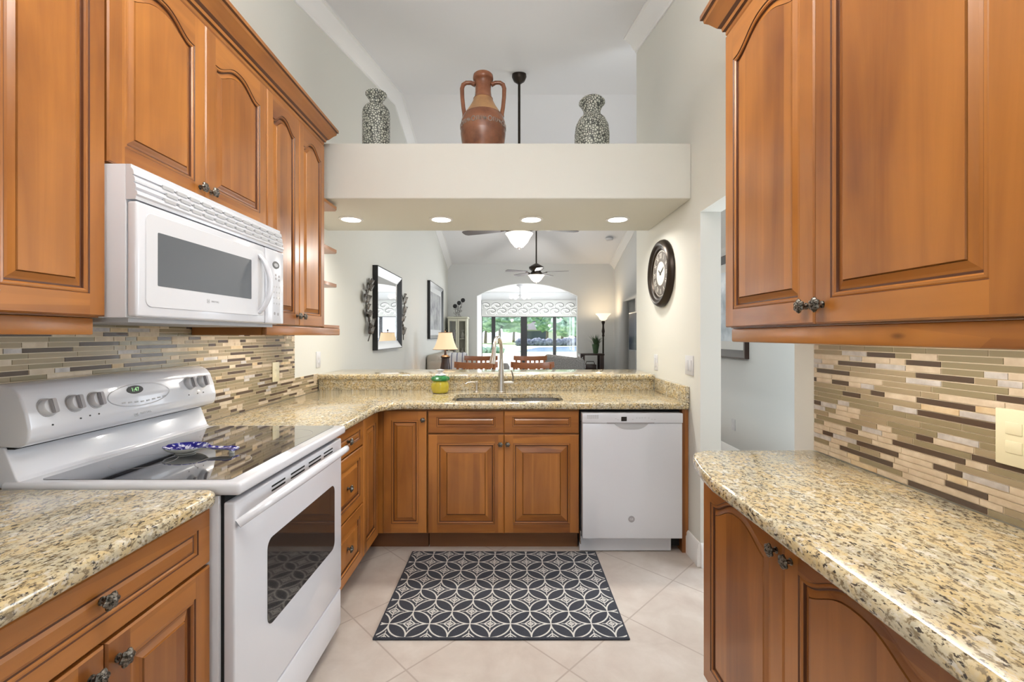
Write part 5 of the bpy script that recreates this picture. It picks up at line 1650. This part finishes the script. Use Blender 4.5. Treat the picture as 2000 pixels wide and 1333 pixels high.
# ------------------------------------------------------------------ dining set
def dining_chair():
    t = thing('dining_chair', '', 'chair', (0, 0, 0), 'dining chairs beyond the bar')
    W = 0.25
    b = MB(); b.box(-0.23, 0.23, -0.22, 0.22, 0.43, 0.465, bevel=0.012); b.build('seat', 'chair_wood', t)
    for sx in (-1, 1):
        b = MB(); b.tube([(sx * 0.20, 0.19, 0.43), (sx * 0.205, 0.20, 0.0)], [0.02, 0.015], 10); b.build('leg', 'chair_wood', t)
        b = MB(); b.tube([(sx * 0.205, -0.20, 0.0), (sx * 0.205, -0.20, 0.43), (sx * 0.225, -0.225, 0.70), (sx * 0.235, -0.262, 0.965)], [0.018, 0.02, 0.019, 0.017], 10); b.build('leg', 'chair_wood', t)
    b = MB()
    fr = []
    for i in range(17):
        u = -1 + i / 8
        x = u * 0.275; y = -0.235 - 0.055 * (1 - u * u)
        fr.append(((x, y, 0.905 + 0.012 * u * u), Vector((0.35 * u, -1, 0)).normalized(), (0, 0, 1)))
    b.sweep([(-0.011, 0), (0.011, 0), (0.013, 0.04), (0.008, 0.075), (-0.008, 0.075), (-0.013, 0.04)], fr); b.build('crest_rail', 'chair_wood', t)
    for i in range(5):
        x = -0.15 + i * 0.075; u = x / 0.25
        b = MB(); b.tube([(x * 0.9, -0.205, 0.46), (x, -0.225 - 0.03 * (1 - u * u), 0.70), (x, -0.235 - 0.053 * (1 - u * u), 0.915)], [0.010, 0.012, 0.010], 8, squash=1.6); b.build('slat', 'chair_wood', t)
    b = MB(); b.tube([(-0.2, 0.195, 0.2), (0.2, 0.195, 0.2)], 0.01, 8); b.tube([(-0.2, -0.2, 0.2), (0.2, -0.2, 0.2)], 0.01, 8); b.build('stretcher', 'chair_wood', t)
    return t
dc = dining_chair()
spots = [(-0.44, 5.93, 0, 'reddish wooden dining chair on the left of the near pair, behind the faucet'),
         (0.28, 5.93, 0, 'reddish wooden dining chair on the right of the near pair, closest to the bar'),
         (-0.49, 7.17, 180, 'reddish wooden dining chair on the left of the far pair, facing the kitchen'),
         (0.33, 7.17, 180, 'reddish wooden dining chair on the right of the far pair, facing the kitchen')]
for i, (x, y, a, lab) in enumerate(spots):
    o = dc if i == 0 else copy_tree(dc)
    o.location = (x, y, 0); o.rotation_euler = (0, 0, R(a)); o['label'] = lab
t = thing('dining_table', 'reddish wooden dining table between the two pairs of slat-back chairs', 'table', (-0.08, 6.55, 0))
b = MB(); b.box(-0.70, 0.56, 6.12, 6.98, 0.725, 0.755, bevel=0.008); b.build('top', 'chair_wood', t)
for x in (-0.63, 0.49):
    for y in (6.19, 6.91):
        b = MB(); b.box(x - .035, x + .035, y - .035, y + .035, 0, 0.725); b.build('leg', 'chair_wood', t)
b = MB(); b.lathe([(0.04, 0.001), (0.065, 0.05), (0.07, 0.11), (0.045, 0.16), (0.025, 0.165)], (-0.08, 6.55, 0.755), seg=24)
tag(recenter(b.build('vase', 'fabric_grey')), 'dark grey rounded vase in the middle of the dining table', 'vase')

# ------------------------------------------------------------------ outdoors
b = MB(); b.box(-30, 30, 15.0, 33, -0.1, -0.01); struct(b.build('ground_patio', 'paving'))
b = MB(); b.box(-90, 90, 33, 220, -0.12, -0.02); struct(b.build('ground_lawn', 'grass'))
b = MB(); b.prism([(x, y, -0.019) for x, y in ((0.5, 37), (40, 37), (60, 55), (10, 58), (3, 50))], (0, 0, 0.015)); tag(recenter(b.build('pond', 'water')), 'blue pond beyond the patio on the right', 'pond')
def hedge(label, x0, x1, y, h, m, seed):
    b = MB(); rnd = random.Random(seed)
    x = x0
    while x < x1:
        r = h * rnd.uniform(0.45, 0.6)
        b.blob((x, y + rnd.uniform(-.3, .3), r * 0.8), (r * 1.2, r, r), 3, 0.28, 2.4, seed=rnd.random() * 9); x += r * 1.3
    tag(recenter(b.build('hedge', m, angle=180)), label, 'hedge')
hedge('long low dark purplish hedge along the edge of the pond', 1.2, 26, 59, 1.0, 'hedge', 3)
hedge('low green hedge at the edge of the patio on the left', -9, -0.5, 34.5, 0.55, 'foliage_pale', 5)
def tree(label, x, y, h, w, m, seed, trunk=0.3):
    t = thing('tree', label, 'tree', (x, y, 0), 'trees beyond the lawn')
    rnd = random.Random(seed)
    b = MB(); b.tube([(x, y, -0.05), (x + 0.1, y, h * 0.3), (x - 0.05, y, h * 0.6)], [trunk, trunk * .7, trunk * .4], 8); b.build('trunk', 'bark', t)
    b = MB()
    for i in range(11):
        a = rnd.uniform(0, 6.28); q = rnd.uniform(0, 0.55)
        b.blob((x + w * q * math.cos(a), y + w * q * math.sin(a) * 0.6, h * rnd.uniform(0.38, 0.85)), (w * rnd.uniform(.28, .45),) * 2 + (h * rnd.uniform(.13, .22),), 3, 0.4, 2.2, seed=rnd.random() * 20)
    b.build('crown', m, t, angle=180)
for i, (px, y, h, w, m) in enumerate(((948, 80, 8, 4.5, 'foliage_pale'), (975, 74, 6.0, 5.5, 'foliage'), (1003, 92, 8.5, 5, 'foliage_pale'), (1046, 110, 9.0, 6, 'foliage_pale'),
                                      (1068, 84, 7.5, 4.2, 'foliage'), (1098, 76, 7.0, 5, 'foliage'), (1122, 70, 7, 5, 'foliage_pale'), (870, 84, 8, 5, 'foliage'), (1165, 88, 8, 4.5, 'foliage'))):
    tree(('pale airy tree at the left end beyond the glass doors', 'broad dark green tree beyond the second glass door', 'tall pale tree just left of the thick door frame', 'tall pale tree behind the grey-roofed house',
          'dark leafy tree in front of the grey-roofed house', 'broad dark tree beyond the rightmost glass door', 'pale tree at the right end beyond the glass doors', 'dark tree outside the glass doors, hidden left by the arch', 'dark tree outside the glass doors, hidden right by the arch')[i],
         (px - 997) * y / 870, y, h, w, m, 20 + i)
hs = thing('house', 'pale neighbouring house with a grey hip roof beyond the pond', 'house', (6.0, 100, 0))
b = MB(); b.box(2.2, 11.5, 97, 105, 0, 2.6); b.build('walls', 'stucco', hs)
b = MB(); b.prism([(1.6, 96.4, 2.6), (12.1, 96.4, 2.6), (9.0, 101, 4.6), (4.7, 101, 4.6)], (0, 0.3, 0)); b.face([(1.6, 96.4, 2.6), (12.1, 96.4, 2.6), (9, 101, 4.6), (4.7, 101, 4.6)]); b.prism([(1.6, 105.6, 2.6), (12.1, 105.6, 2.6), (9.0, 101, 4.6), (4.7, 101, 4.6)], (0, -0.3, 0)); b.build('roof', 'roof', hs)
b = MB(); b.box(2.6, 8.0, 96.7, 97.0, 0.2, 2.3); b.build('screened_porch', 'house_screen', hs)
